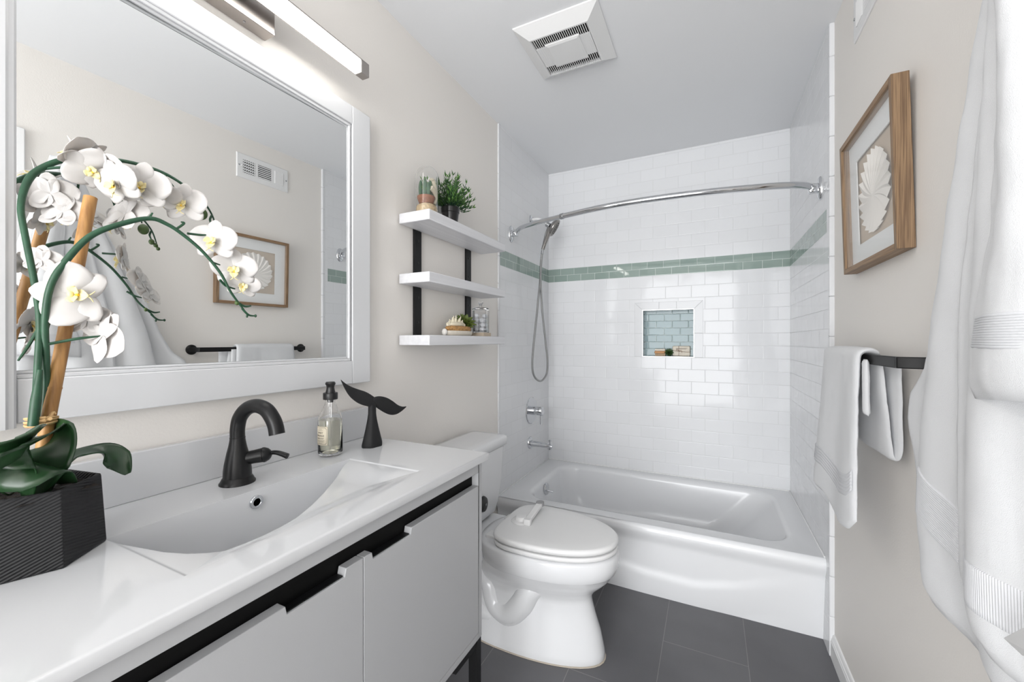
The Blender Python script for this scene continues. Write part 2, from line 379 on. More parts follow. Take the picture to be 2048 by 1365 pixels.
prism(b, [(xb, zt-.157), (xb, NZ0-t), (xb+q, NZ0-t), (xb+q, zt-.157)], yy, YB+.001)
b.obj('trim_5', M['edge_tile'], smooth=True, bevel=.0015, **ST)
# baseboard on the right wall (moulded profile)
prof = [(0, 0), (-.013, 0), (-.013, .062), (-.011, .066), (-.011, .071), (-.008, .075), (-.0075, .081), (-.004, .088), (0, .09)]
b = B(); b.rings([[(XR+x, y, z) for x, z in prof] for y in (DY1+.085, RE-.01)])
b.obj('baseboard_right', M['trim'], smooth=True, angle=25, **ST)
b = B(); b.rings([[(-.008-x, y, z) for x, z in prof] for y in (-1.88, LE-.005)])
b.obj('baseboard_left', M['trim'], smooth=True, angle=25, **ST)
# door and casing on the right wall, seen at the edge of the mirror
b = B()
for (y0, y1, z0, z1) in ((DY1-.01, DY1+.06, 0, DH+.06), (DY0-.06, DY0+.01, 0, DH+.06), (DY0+.0101, DY1-.0101, DH-.01, DH+.06)):
    b.box(XR-.016, XR+.001, y0, y1, z0, z1)
b.obj('trim_6', M['trim'], smooth=True, bevel=.004, **ST)
dr = bx(XR+.02, XR+.055, DY0+.003, DY1-.003, .008, DH-.003).obj('door_1', M['trim'], smooth=False, **ST)
b = B()
for y0, y1 in ((DY0+.11, .05), (.14, DY1-.11)):
    for z0, z1 in ((.25, .95), (1.1, 1.85)):
        b.box(XR+.015, XR+.0205, y0, y1, z0, z1)
b.obj('door_panel', M['trim'], dr, bevel=.003)
B().lathe((XR+.02, DY0+.07, .95), [(.026, 0), (.026, -.006), (.01, -.012), (.01, -.035), (.022, -.045), (.026, -.055), (.02, -.066), (0, -.068)], 'X').obj('door_knob', M['nickel'], dr)
# white caulk line between tub and tile
b = B(); z = .349
b.box(0, .006, 2.0, YB, z, z+.006); b.box(WT-.006, WT, 2.0, YB, z, z+.006); b.box(0, WT, YB-.006, YB, z, z+.006)
b.obj('trim_7', M['trim'], smooth=True, bevel=.002, **ST)

# ------------------------------------------------------------ bathtub
TX0, TX1, TY0, TY1, TZ = .0, WT, 1.985, YB-.003, .35
tub = B()
def rr(x0, x1, y0, y1, z, r): return rrect(x0, x1, y0, y1, z, r, 8)
R = []
IX0, IX1, IY0, IY1 = .13, 1.385, 2.075, 2.735
R.append(rr(TX0, TX1, TY0+.012, TY1, TZ, .004))
R.append(rr(IX0-.012, IX1+.012, IY0-.015, IY1+.012, TZ, .13))
for d, z in ((.0, TZ-.004), (.010, TZ-.014), (.014, TZ-.03), (.022, TZ-.1), (.032, TZ-.18), (.045, TZ-.24), (.07, TZ-.275), (.12, TZ-.29), (.2, TZ-.295)):
    s = max(0, (TZ-z)-.03)
    R.append(rr(IX0+d+s*.05, IX1-d-s*.85, IY0+d*.9, IY1-d*.9, z, .12 if d < .1 else .08))
tub.rings(R, cap0=False, cap1=True)
# apron with rolled front edge and a swooping crease
def zcrease(x): 
    pts = [(0, .20), (.35, .185), (.6, .145), (.8, .115), (1.0, .112), (1.15, .145), (1.3, .20), (1.48, .27)]
    for (a, za), (c, zc) in zip(pts, pts[1:]):
        if x <= c: return za+(zc-za)*smooth01((x-a)/(c-a))*.5+(zc-za)*(x-a)/(c-a)*.5
    return .27
ZS = [TZ, TZ-.001, TZ-.004, TZ-.009, TZ-.016, TZ-.024, TZ-.033] + [TZ-.033-(TZ-.033)*k/44 for k in range(1, 45)]
def ap(u, v):
    x = TX0+(TX1-TX0)*u; k = min(len(ZS)-1, int(round(v*(len(ZS)-1)))); z = ZS[k]
    h = TZ-z
    if h < .033: a = math.acos(max(-1, min(1, 1-h/.033))); y = TY0+.012+.012-.024*math.sin(a)
    else: y = TY0+.012-.012+(h-.033)*.04
    # rolled lip returns inward under the edge
    y += .014*smooth01((h-.033)/.06)+max(0, h-.033)*.09
    # lower panel steps out under the crease, strongest in the middle
    amp = .0115*smooth01((1.5-x)/.5)
    zc = zcrease(x); y -= amp*smooth01((zc-z)/.05+.5)*smooth01(1-(zc-z-.03)/.12)**.5 if zc-z < .15 else 0
    return (x, y, z)
tub.grid(ap, 90, len(ZS)-1)
tubo = tub.obj('bathtub', M['tub'], angle=60, label='white built-in bathtub with swooping apron in the tiled alcove', category='bathtub')
# overflow plate on the drain end
ov = B(); oc = Vector((IX0+.022, 2.355, .296))
ov.lathe(oc, [(.0, -.004), (.036, -.004), (.037, .002), (.034, .007), (.012, .009), (0, .009)], 'X')
ov.obj('overflow_plate', M['chrome'], tubo)
B().tube([oc+Vector((.006, 0, -.006)), oc+Vector((.02, .0, -.01)), oc+Vector((.045, .004, -.014))], .0045, smooth=False).obj('drain_lever', M['chrome'], tubo)

# ------------------------------------------------------------ shower fittings
# curved curtain rod
rod = thing('shower_curtain_rod', (0, 2.15, 1.85), 'curved chrome shower curtain rod spanning the tub alcove', 'shower curtain rod')
pl = [(.035, 2.165, 1.855), (.06, 2.155, 1.872), (.10, 2.13, 1.874), (.2, 2.085, 1.873), (.37, 2.022, 1.868), (.6, 1.965, 1.866), (.82, 1.95, 1.866), (1.05, 1.965, 1.866), (1.25, 2.0, 1.866), (1.36, 2.03, 1.866), (1.42, 2.055, 1.864), (1.444, 2.075, 1.858)]
B().tube(pl[:5], .0122, 20).obj('rod_inner', M['chrome'], rod, label='thinner inner tube of the rod')
B().tube(pl[4:], .0138, 20).obj('rod_outer', M['chrome'], rod)
B().tube([(.362, 2.025, 1.868), (.378, 2.019, 1.868)], .0152, 20, smooth=False).obj('rod_collar', M['grey_metal'], rod)
for x, y, sg in ((0, 2.17, 1), (WT, 2.085, -1)):
    fb = B()
    fb.rings([[(x+sg*h, y+r*.62*math.cos(a), 1.852+r*math.sin(a)) for a in [2*PI*k/32 for k in range(32)]] for r, h in ((.05, 0), (.05, .003), (.044, .008), (.02, .012))])
    fl = fb.obj('wall_flange', M['chrome'], rod, angle=50)
    bx(min(x+sg*.008, x+sg*.042), max(x+sg*.008, x+sg*.042), y-.019, y+.012, 1.835, 1.872).obj('swivel_bracket', M['chrome'], rod, bevel=.005, segs=3)
    B().lathe((x+sg*.028, y-.02, 1.853), [(.008, 0), (.008, -.004), (.005, -.006)], 'Y', 16).obj('set_screw', M['grey_metal'], rod)
# hand shower with arm and hose
sh = thing('hand_shower', (0, 2.471, 2.0), 'chrome hand shower on a wall arm with a long looping metal hose', 'shower head')
B().lathe((0, 2.471, 2.018), [(.03, 0), (.03, .003), (.024, .008), (.011, .01), (.011, .012)], 'X').obj('wall_flange', M['chrome'], sh)
HC = Vector((.150, 2.50, 1.958))
B().tube([(0, 2.471, 2.018), (.05, 2.475, 2.018), (.09, 2.483, 1.998), (.112, 2.487, 1.978)], .0085, 14).obj('shower_arm', M['plastic'], sh, label='pale shower arm')
B().tube([(.105, 2.486, 1.982), (.125, 2.490, 1.968)], .017, 18, smooth=False).obj('swivel_ball', M['grey_metal'], sh)
# spray face points into the tub (to +X and down)
ax = Vector((.80, .22, -.50)).normalized()
hb = B(); hb.lathe(HC-ax*.022, [(.012, -.004), (.030, 0), (.050, .01), (.061, .022), (.061, .030), (.057, .034), (.0, .034)], ax, 36)
hb.tube([HC+Vector((-.018, -.02, -.01)), HC+Vector((-.03, -.035, -.06)), HC+Vector((-.045, -.05, -.115)), HC+Vector((-.055, -.055, -.15))], [.019, .015, .0125, .0115], 16)
hd = hb.obj('shower_head', M['satin'], sh, angle=50)
fc = HC+ax*.0125
u = ax.orthogonal().normalized(); v = ax.cross(u)
B().lathe(fc, [(0, 0), (.053, 0), (.053, .0015), (0, .0015)], ax, 32).obj('spray_face', mat('spray_grey', srgb(120, 116, 110), .4), hd)
nb = B()
for rr_, n in ((.012, 6), (.024, 12), (.037, 18)):
    for k in range(n):
        p = fc+ax*.001+(u*math.cos(2*PI*k/n)+v*math.sin(2*PI*k/n))*rr_
        nb.lathe(p, [(.0026, 0), (.0018, .003), (0, .003)], ax, 8)
nb.obj('nozzle', mat('nozzle_dark', srgb(60, 58, 56), .5), hd, kind='stuff')
he = HC+Vector((-.055, -.055, -.15))
B().tube([he+Vector((.002, .001, .008)), he+Vector((-.005, -.004, -.03))], .0085, 14, smooth=False).obj('hose_nut', M['grey_metal'], sh)
hose = [he+Vector((-.003, -.002, -.025)), (.085, 2.435, 1.72), (.078, 2.45, 1.58), (.07, 2.50, 1.40), (.062, 2.58, 1.20), (.058, 2.625, 1.07), (.055, 2.61, .985), (.052, 2.52, .948), (.05, 2.42, .98), (.05, 2.375, 1.05), (.052, 2.39, 1.18), (.06, 2.43, 1.40), (.07, 2.455, 1.60), (.083, 2.46, 1.78), (.10, 2.475, 1.90), (.118, 2.488, 1.965)]
def hose_mat():
    m = mat('hose_steel', (.36, .36, .355), .3, 1); n, l, b = nodes(m)
    tc = n.new('ShaderNodeTexCoord'); wv = n.new('ShaderNodeTexWave'); wv.bands_direction = 'Z'; wv.inputs['Scale'].default_value = 90; l.new(tc.outputs['Object'], wv.inputs[0])
    bp = n.new('ShaderNodeBump'); bp.inputs['Distance'].default_value = .001; bp.inputs['Strength'].default_value = .6; l.new(wv.outputs[0], bp.inputs['Height']); l.new(bp.outputs[0], b.inputs['Normal'])
    return m
B().tube(hose, .0068, 12, 8).obj('metal_hose', hose_mat(), sh)
# valve
vt = thing('shower_valve', (0, 2.471, .755), 'round chrome shower valve with lever handle on the tiled wall', 'valve')
B().lathe((0, 2.471, .755), [(.088, 0), (.088, .003), (.084, .007), (.03, .009)], 'X', 48).obj('escutcheon', M['chrome'], vt)
B().lathe((.008, 2.471, .755), [(.028, 0), (.028, .03), (.0265, .031), (.0265, .034), (.028, .035), (.028, .072), (.025, .076), (0, .076)], 'X', 36).obj('valve_body', M['chrome'], vt)
B().tube([(.07, 2.474, .735), (.07, 2.474, .668)], .0072, 14, smooth=False).obj('lever_handle', M['chrome'], vt)
# spout
sp = thing('tub_spout', (0, 2.454, .545), 'slim chrome tub spout with a diverter knob below the valve', 'tub spout')
B().lathe((0, 2.454, .545), [(.04, 0), (.04, .003), (.036, .009), (.022, .012)], 'X', 36).obj('wall_flange', M['chrome'], sp)
b = B(); b.rings([[(x, 2.454+wd*math.cos(a), .542+dz+hh*math.sin(a)) for a in [2*PI*k/24 for k in range(24)]] for x, wd, hh, dz in ((.008, .022, .02, 0), (.04, .021, .018, -.001), (.1, .02, .0155, -.003), (.15, .02, .0145, -.005), (.158, .017, .012, -.005))])
b.obj('spout_body', M['chrome'], sp, angle=50)
B().lathe((.14, 2.454, .548), [(.0045, 0), (.0045, .016), (.008, .018), (.008, .026), (.005, .029), (0, .029)], 'Z', 20).obj('diverter_knob', M['chrome'], sp)
B().lathe((.138, 2.454, .535), [(.0, 0), (.014, 0), (.014, -.018), (0, -.018)], 'Z', 24).obj('spout_nozzle', M['chrome'], sp)

# ------------------------------------------------------------ niche contents
def rosette(b, c, r, rings, up=Vector((0, 0, 1)), tilt0=75, tilt1=10, w=.42, n0=5, cup=.2):
    up = Vector(up).normalized(); u = up.orthogonal().normalized(); v = up.cross(u); c = Vector(c)
    for k in range(rings):
        f = k/(max(1, rings-1)); L = r*(.45+.55*f); el = math.radians(tilt0+(tilt1-tilt0)*f); n = n0+k
        for i in range(n):
            a = 2*PI*(i/n)+k*.7; d = u*math.cos(a)+v*math.sin(a); s_ = up.cross(d)
            def P(t, q):
                wd = L*w*math.sin(PI*min(1, t**.75*1.0))*(1 if t < .98 else .2)
                base = c+d*L*t*math.cos(el)*(.9+.1*t)+up*(L*t*math.sin(el)+L*cup*t*t)
                return base+s_*wd*q*.5+up*abs(q)*wd*.22
            vs = []; nt = 6
            for it in range(nt+1):
                t = .05+.95*it/nt
                for q in (-1, 0, 1): vs.append(P(t, q))
            th = up*L*.09
            n1 = len(vs); vs += [p-th*(1-.5*((j//3)/nt)) if j % 3 == 1 else p-th*.15 for j, p in enumerate(vs)]
            fs = []
            for it in range(nt):
                for j in range(2):
                    a_ = it*3+j; fs += [(a_, a_+1, a_+4, a_+3), (n1+a_, n1+a_+3, n1+a_+4, n1+a_+1)]
                fs += [(it*3, it*3+3, n1+it*3+3, n1+it*3), (it*3+2, n1+it*3+2, n1+it*3+5, it*3+5)]
            fs.append((nt*3, nt*3+1, nt*3+2, n1+nt*3+2, n1+nt*3+1, n1+nt*3))
            b.add(vs, fs)
NZ = NZ0+.002
br = thing('nail_brush', (.765, 2.845, NZ), 'small wooden nail brush with pale bristles in the tiled wall niche', 'brush')
bx(.735, .805, 2.830, 2.862, NZ+.016, NZ+.032).obj('brush_back', wood('brush_wood', srgb(170, 116, 66), srgb(196, 144, 92), 'X', 20), br, bevel=.004, segs=3)
bx(.738, .802, 2.832, 2.860, NZ+.032, NZ+.047).obj('brush_top', M['soapwrap'], br, bevel=.003)
b = B()
for i in range(13):
    for j in range(4): b.lathe((.740+i*.005, 2.834+j*.008, NZ), [(.0018, 0), (.0016, .017)], 'Z', 6)
b.obj('bristles', mat('bristle', srgb(214, 190, 160), .8), br, kind='stuff')
su = thing('niche_succulent', (.825, 2.838, NZ), 'small dark green succulent rosette between brush and wrapped soap in the niche', 'succulent')
b = B(); rosette(b, (.825, 2.835, NZ+.022), .031, 5, (.1, -.75, .6), 70, 0, .6, 5); b.obj('rosette', mat('niche_succ', srgb(58, 84, 44), .5), su)
B().lathe((.825, 2.842, NZ), [(.012, 0), (.014, .01), (.01, .022)], 'Z', 16).obj('succulent_base', M['buddk'], su)
so = thing('wrapped_soap', (.9, 2.858, NZ), 'paper wrapped soap bar tied with brown twine leaning in the niche', 'soap')
so_o = bx(.845, .952, 2.846, 2.874, NZ, NZ+.066).obj('soap_block', M['soapwrap'], so, bevel=.007, segs=3)
b = B(); b.tube([(.884, 2.8455, NZ+.001), (.885, 2.8445, NZ+.033), (.884, 2.8455, NZ+.066)], .0012, 6); b.tube([(.846, 2.8455, NZ+.036), (.885, 2.8435, NZ+.031), (.951, 2.8455, NZ+.026)], .0012, 6)
b.tube([(.885, 2.8435, NZ+.032), (.876, 2.842, NZ+.044), (.869, 2.843, NZ+.039), (.885, 2.842, NZ+.032), (.897, 2.842, NZ+.038), (.903, 2.8425, NZ+.022)], .0011, 6)
b.obj('twine', mat('twine_brown', srgb(122, 92, 70), .8), so)
b = B()
for k, (z0, xx) in enumerate(((.050, .07), (.045, .062))): b.box(.866, .866+xx, 2.8455, 2.8462, NZ+z0, NZ+z0+.0018)
b.obj('printed_lines', M['ink'], so_o)

# ------------------------------------------------------------ toilet
TY = 1.545
to = thing('toilet', (.35, TY, 0), 'white two-piece toilet with closed lid between vanity and bathtub', 'toilet')
def egg(x0, x1, hw, z, n=48, p=2.0, cxf=.42, yoff=0, eb=.72, sb=.8):
    """bowl outline, blunt at the back (x0) and longer towards the front (x1)"""
    xc = x0+(x1-x0)*cxf; P = []
    for k in range(n):
        a = 2*PI*k/n; ca, sa = math.cos(a), math.sin(a)
        L = (x1-xc) if ca > 0 else (xc-x0); e = 1.0 if ca > 0 else eb
        P.append((xc+L*math.copysign(abs(ca)**e, ca), TY+yoff+hw*math.copysign(abs(sa)**(.92 if ca > 0 else sb), sa), z))
    return P
# bowl: pedestal, waist, bowl swell and rim
b = B()
pr = [(.10, .700, .128, .0), (.10, .706, .131, .008), (.10, .703, .129, .03), (.12, .688, .118, .10), (.14, .668, .108, .16), (.16, .655, .104, .21), (.17, .655, .108, .235), (.18, .675, .128, .262), (.19, .705, .152, .29), (.2, .728, .170, .315), (.205, .738, .177, .335), (.21, .742, .179, .338), (.205, .748, .182, .343), (.2, .757, .186, .37), (.195, .757, .187, .405), (.20, .752, .183, .414), (.22, .735, .168, .417)]
b.rings([egg(x0, x1, hw, z) for x0, x1, hw, z in pr])
bowl = b.obj('bowl', M['ceramic'], to, angle=65)
# rear deck under the tank and trapway
b = B()
b.rings([rrect(.012, .40, TY-w_, TY+w_, z, .03, 6) for w_, z in ((.095, .30), (.115, .325), (.125, .35), (.128, .40), (.124, .409), (.118, .411))])
b.rings([rrect(.10, .46, TY-w_, TY+w_, z, .04, 6) for w_, z in ((.118, 0), (.121, .01), (.117, .028), (.085, .045), (.07, .07), (.066, .31))])
b.obj('deck', M['ceramic'], to, angle=60)
b = B()
b.tube([(.52, TY-.05, .30), (.44, TY-.085, .25), (.40, TY-.09, .18), (.345, TY-.085, .125), (.28, TY-.075, .14), (.245, TY-.07, .22), (.20, TY-.065, .26)], [.04, .046, .048, .048, .046, .042, .035], 18)
b.tube([(.12, TY-.06, .105), (.22, TY-.065, .10), (.30, TY-.07, .085), (.34, TY-.07, .05)], [.05, .052, .045, .03], 18)
b.obj('trapway', M['ceramic'], to, angle=70)
B().lathe((.298, TY-.098, .022), [(.017, 0), (.017, .012), (.012, .026), (.006, .030), (0, .030)], 'Z', 24).obj('bolt_cap', M['plastic'], to)
B().lathe((.298, TY+.098, .022), [(.017, 0), (.017, .012), (.012, .026), (.006, .030), (0, .030)], 'Z', 24).obj('bolt_cap', M['plastic'], to)
# caulk at the foot
B().rings([egg(.095, .7085, .1335, z) for z in (0.0005, .0035)]).obj('caulk_line', mat('caulk_beige', srgb(196, 186, 172), .7), to)
# seat and lid
def slab(x0, x1, hw, z0, z1, r, dome=0):
    b = B(); R = []
    def E(d, z): return egg(x0+d, x1-d, hw-d, z, 72, cxf=.36, eb=.55, sb=.45)
    R = [E(r, z0), E(r*.3, z0+r*.3), E(0, z0+r), E(0, z1-r), E(r*.12, z1-r*.5), E(r*.45, z1-r*.15), E(r*1.1, z1), E(r*5, z1+dome)]
    b.rings(R); return b
slab(.285, .752, .182, .420, .437, .006).obj('seat', M['plastic'], to, angle=70)
lid = slab(.282, .754, .184, .441, .466, .011, .002).obj('lid', M['plastic'], to, angle=70)
for s_ in (-1, 1):
    hy = TY+s_*.085
    hg = bx(.243, .292, hy-.024, hy+.024, .410, .428).obj('hinge', M['plastic'], to, bevel=.004, segs=3)
# child lock on the lid
lk = B(); LC = Vector((.362, TY-.012, .466))
lk.lathe(LC, [(.044, 0), (.044, .003), (.040, .007), (.028, .009), (.026, .018), (.022, .022), (0, .023)], 'Z', 36)
lock = lk.obj('child_lock', M['plastic'], lid)
b = B()
d = Vector((.05, .98, 0)).normalized(); q_ = Vector((.98, -.05, 0))
pa, pb = LC+Vector((.035, -.02, .014)), LC+Vector((.03, .13, .03))
b.rings([[p+q_*sx*.013+Vector((0, 0, sz*.008)) for sx, sz in ((-1, -1), (1, -1), (1, 1), (-1, 1))] for p in (pa, pa+(pb-pa)*.5, pb)])
b.obj('lock_arm', M['plastic'], lock, bevel=.003, segs=3)
bx(LC.x+.022, LC.x+.052, LC.y-.035, LC.y-.014, LC.z, LC.z+.026).obj('lock_button', M['plastic'], lock, bevel=.004, segs=3)
B().lathe(pb+Vector((0, .0, .005)), [(.018, -.012), (.018, .004), (0, .0045)], 'Z', 24).obj('lock_pivot', mat('lock_grey', srgb(150, 150, 152), .4), lock)
# tank
TKY0, TKY1 = 1.325, 1.725
b = B(); R = []
for dy, x1, z, r in ((.10, .10, .409, .03), (.065, .155, .414, .035), (.04, .172, .43, .04), (.022, .178, .47, .04), (.012, .185, .55, .035), (.004, .19, .66, .035), (.0, .192, .722, .035)):
    R.append(rrect(.004, x1, TKY0+dy, TKY1-dy, z, r, 6))
b.rings(R); tank = b.obj('tank', M['ceramic'], to, angle=60)
b = B()
b.rings([rrect(x0, x1, TKY0-.008+d, TKY1+.008-d, z, .022, 6) for x0, x1, d, z in ((.004, .194, .006, .724), (.0, .200, .0, .728), (.0, .202, .0, .760), (.002, .199, .003, .767), (.006, .190, .010, .770), (.03, .16, .04, .772))])
b.obj('tank_lid', M['ceramic'], to, angle=60)
# black button block low on the tank front
b = B(); b.rings([[(x, 1.515+w_*math.cos(a), .512+h_*math.sin(a)) for a in [2*PI*k/24 for k in range(24)]] for x, w_, h_ in ((.172, .03, .034), (.19, .03, .034), (.197, .026, .03), (.199, .015, .018))])
b.obj('black_latch', M['plastic_black'], tank, angle=50, label='black plastic knob low on the tank front')
B().lathe((.199, 1.515, .512), [(.006, 0), (.006, .004), (0, .004)], 'X', 16).obj('latch_screw', M['grey_metal'], tank)
# supply hose
B().tube([(.02, 1.36, .17), (.06, 1.37, .16), (.09, 1.38, .22), (.10, 1.40, .34), (.1, 1.41, .42)], .006, 10).obj('supply_hose', M['grey_metal'], to)

# ------------------------------------------------------------ vanity cabinet
VX, VY0, VY1 = .468, -.02, 1.024
VZ0, VZ1 = .357, .868
va = thing('vanity_cabinet', (.23, .5, 0), 'white vanity cabinet with black recessed pull strip on black metal legs', 'vanity cabinet')
b = B()
t = .018
b.box(-.006, VX, VY1-t, VY1, VZ0, VZ1)            # right side panel
b.box(-.006, VX, VY0, VY0+t, VZ0, VZ1)
b.box(-.006, VX, VY0+t, VY1-t, VZ0, VZ0+t)
b.box(VX-.02, VX, VY0+t, VY1-t, .836, VZ1)         # top rail
b.box(.0, .012, VY0+t, VY1-t, VZ0+t, VZ1)
b.obj('cabinet_body', M['cab'], va, smooth=True, bevel=.0015)
bx(VX-.05, VX-.022, VY0+t, VY1-t, .70, .868).obj('black_channel', M['recess'], va, smooth=False, label='black recessed channel above the doors')
def door(y0, y1, n0, n1):
    zb, zt, nd = VZ0+t+.002, .799, .014
    P = [(y0, zb), (y1, zb), (y1, zt), (n1, zt), (n1-.003, zt-nd), (n0+.003, zt-nd), (n0, zt), (y0, zt)]
    b = B(); b.rings([[(x, y, z) for y, z in P] for x in (VX-.020, VX)])
    d = b.obj('door', M['cab'], va, smooth=True, bevel=.001, angle=30)
    # thin black finger-pull plate in the notch
    bx(VX-.020, VX-.004, n0+.004, n1-.004, zt-nd, zt-nd+.002).obj('finger_pull', M['black'], d, smooth=False)
door(VY0+t+.002, .5735, .415, .533)
door(.5755, VY1-t-.002, .596, .714)
for y in (VY0+.03, VY1-.001):
    bx(VX-.030, VX-.002, y-.024, y, 0, VZ0).obj('leg', M['black'], va, smooth=False, bevel=.001)
    bx(.02, .045, y-.024, y, 0, VZ0).obj('leg', M['black'], va, smooth=False, bevel=.001)
    bx(.045, VX-.030, y-.024, y, VZ0-.022, VZ0).obj('leg_rail', M['black'], va, smooth=False, bevel=.001)
bx(VX-.022, VX-.004, .895, VY1-.026, VZ0-.022, VZ0).obj('corner_rail', M['black'], va, smooth=False)

# countertop with basin
CT = .889; X1c = .484; CY0, CY1 = -.04, 1.036
BX0, BX1, BY0, BY1 = .170, .411, .305, .815
co = B()
ARC = [(.3045, .168), (.310, .205), (.318, .245), (.330, .30), (.345, .333), (.362, .353), (.385, .368), (.41, .376), (.44, .377), (.475, .369), (.515, .354), (.575, .324), (.634, .288), (.70, .243), (.76, .20), (.8155, .168)]
def depth(x, y):
    if not (BX0 < x < BX1 and BY0 < y < BY1): return 0
    e_ = min((BX1-x), (BY1-y)*.6, (y-BY0)*.6)
    d1 = .012*smooth01(e_/.07)+.002*smooth01(e_/.004)
    xa = None; dm = 9
    for (ya, x0_), (yb, x1_) in zip(ARC, ARC[1:]):
        if ya <= y <= yb: xa = x0_+(x1_-x0_)*(y-ya)/(yb-ya)
        wy, wx = yb-ya, x1_-x0_; t_ = max(0, min(1, ((y-ya)*wy+(x-x0_)*wx)/(wy*wy+wx*wx)))
        dm = min(dm, math.hypot(y-ya-t_*wy, x-x0_-t_*wx))
    if xa is None or x > xa: return d1
    return d1+.122*smooth01(dm/.045)**.9
xs = sorted(set([.0, .004, .02, .06, .1, .14, .165, BX0] + [BX0+.0005+(BX1-BX0-.001)*k/170 for k in range(171)] + [BX1, .43, .46, .474, X1c-.0065, X1c-.006]))
ys = sorted(set([CY0, .0, .1, .2, .28, BY0] + [BY0+.0005+(BY1-BY0-.001)*k/340 for k in range(341)] + [BY1, .85, .9, .95, 1.0, 1.025, CY1-.0065, CY1-.006]))
nx, ny = len(xs), len(ys)
vs = [(x, y, CT-depth(x, y)) for x in xs for y in ys]
co.add(vs, [(i*ny+j, (i+1)*ny+j, (i+1)*ny+j+1, i*ny+j+1) for i in range(nx-1) for j in range(ny-1)])
# rounded front edge and underside
def edge(pts, nrm):
    prof = [(0, 0), (.004, -.0003), (.0055, -.001), (.006, -.0025), (.006, -.017), (.004, -.021)]
    co.rings([[(x+nrm(i)[0]*o, y+nrm(i)[1]*o, CT+dz) for o, dz in prof] for i, (x, y) in enumerate(pts)], False, False, closed=False)
    return
edge([(X1c-.006, y) for y in (CY0, .3, .7, CY1-.006)], lambda i: (1, 0) if i < 3 else (1, 1))
edge([(X1c-.006, CY1-.006), (.2, CY1-.006), (0, CY1-.006)], lambda i: (1, 1) if i == 0 else (0, 1))
zu = CT-.021
for xa_, xb_, ya_, yb_ in ((0, X1c-.002, CY0, BY0-.01), (0, X1c-.002, BY1+.01, CY1-.002), (0, BX0-.005, BY0-.01, BY1+.01), (BX1+.005, X1c-.002, BY0-.01, BY1+.01)):
    co.add([(xa_, ya_, zu), (xb_, ya_, zu), (xb_, yb_, zu), (xa_, yb_, zu)], [(0, 1, 2, 3)])
cto = co.obj('vanity_countertop', M['counter'], angle=50, label='glossy white countertop with an integrated rectangular sink basin', category='countertop')
bx(-.006, .014, CY0, CY1, CT, .988).obj('backsplash', M['counter'], bevel=.002, segs=2, label='low white backsplash strip along the wall behind the faucet', category='backsplash')
# overflow ring
oc = Vector((BX0+.0035, .553, .862))
B().lathe(oc, [(.0075, -.004), (.0075, .001), (.0085, .0022), (.0135, .0022), (.0145, .001), (.0145, -.004)], 'X', 32, False, False).obj('overflow_ring', M['chrome'], cto)
B().lathe(oc, [(.0075, -.002), (0, -.002)], 'X', 24, False, False).obj('hole_shade', M['dark'], cto)  # black disc painted as the shade in the overflow
# drain in the basin floor
B().lathe((BX0+.07, .56, CT-.134), [(.022, 0), (.022, .003), (.018, .004), (0, .005)], 'Z', 28).obj('drain', M['faucet'], cto)

# faucet
fa = thing('faucet', (.088, .562, CT), 'matte black single-handle gooseneck faucet behind the basin', 'faucet')
FC = Vector((.088, .562, CT))
b = B(); b.lathe(FC, [(.036, 0), (.036, .003), (.033, .007), (.031, .012), (.0285, .015)], 'Z', 40); b.obj('base_ring', M['faucet'], fa)
b = B(); b.lathe(FC, [(.0285, .014), (.028, .03), (.0262, .045), (.0215, .070), (.018, .085), (.0158, .098), (.0152, .104)], 'Z', 40); b.obj('body', M['faucet'], fa)
sp_ = [FC+Vector(p) for p in ((0, 0, .104), (.0, 0, .124), (.006, .002, .150), (.026, .006, .171), (.054, .01, .179), (.082, .014, .172), (.101, .016, .154), (.111, .017, .136), (.116, .017, .119))]
B().tube(sp_, [.0150, .0150, .0152, .0156, .0158, .0158, .0158, .0158, .0160], 28, 8).obj('spout', M['faucet'], fa, angle=60)
B().lathe(FC+Vector((0, 0, .104)), [(.0157, -.001), (.0157, .001)], 'Z', 32).obj('joint_ring', M['black'], fa)
hx = Vector((.66, .74, .12)).normalized(); h0 = FC+Vector((.010, .010, .054))
B().lathe(h0, [(.015, 0), (.0155, .02), (.0165, .034), (.0165, .036)], hx, 30).obj('handle_hub', M['faucet'], fa)
B().lathe(h0+hx*.037, [(.0175, 0), (.0175, .003), (.0165, .006), (.0135, .012), (.009, .016), (.0045, .018), (0, .018)], hx, 30).obj('handle_cap', M['faucet'], fa)
h1 = h0+hx*.051
B().tube([h1-hx*.004, h1+Vector((.004, .004, .002)), h1+Vector((.018, .010, .001)), h1+Vector((.038, .018, -.006))], [.0055, .0048, .0056, .0066], 16).obj('lever', M['faucet'], fa)

# soap bottle
SB = Vector((.086, .818, CT)); KB = 1.2
bo = thing('soap_bottle', SB, 'clear glass hand soap bottle with black pump collar and cream label', 'soap bottle')
outer = [(.0, .002), (.018, .001), (.025, .003), (.0275, .009), (.0275, .015), (.0273, .098), (.026, .108), (.022, .12), (.0165, .134), (.0125, .145), (.0112, .150), (.0112, .158), (.013, .1595), (.013, .162), (.0115, .163), (.0115, .17)]
inner = [(.0095, .17), (.0092, .150), (.0145, .134), (.020, .119), (.0243, .107), (.0255, .098), (.0257, .014), (.022, .008), (0, .0075)]
B().lathe(SB, [(q*KB, h) for q, h in outer+inner], 'Z', 56, False, False).obj('glass_body', M['glass'], bo, angle=50)
B().lathe(SB, [(0, .0080), (.0215*KB, .0084), (.0253*KB, .0142), (.0253*KB, .098), (.0251*KB, .1015), (0, .1015)], 'Z', 56).obj('liquid_soap', M['liquid'], bo, angle=50)
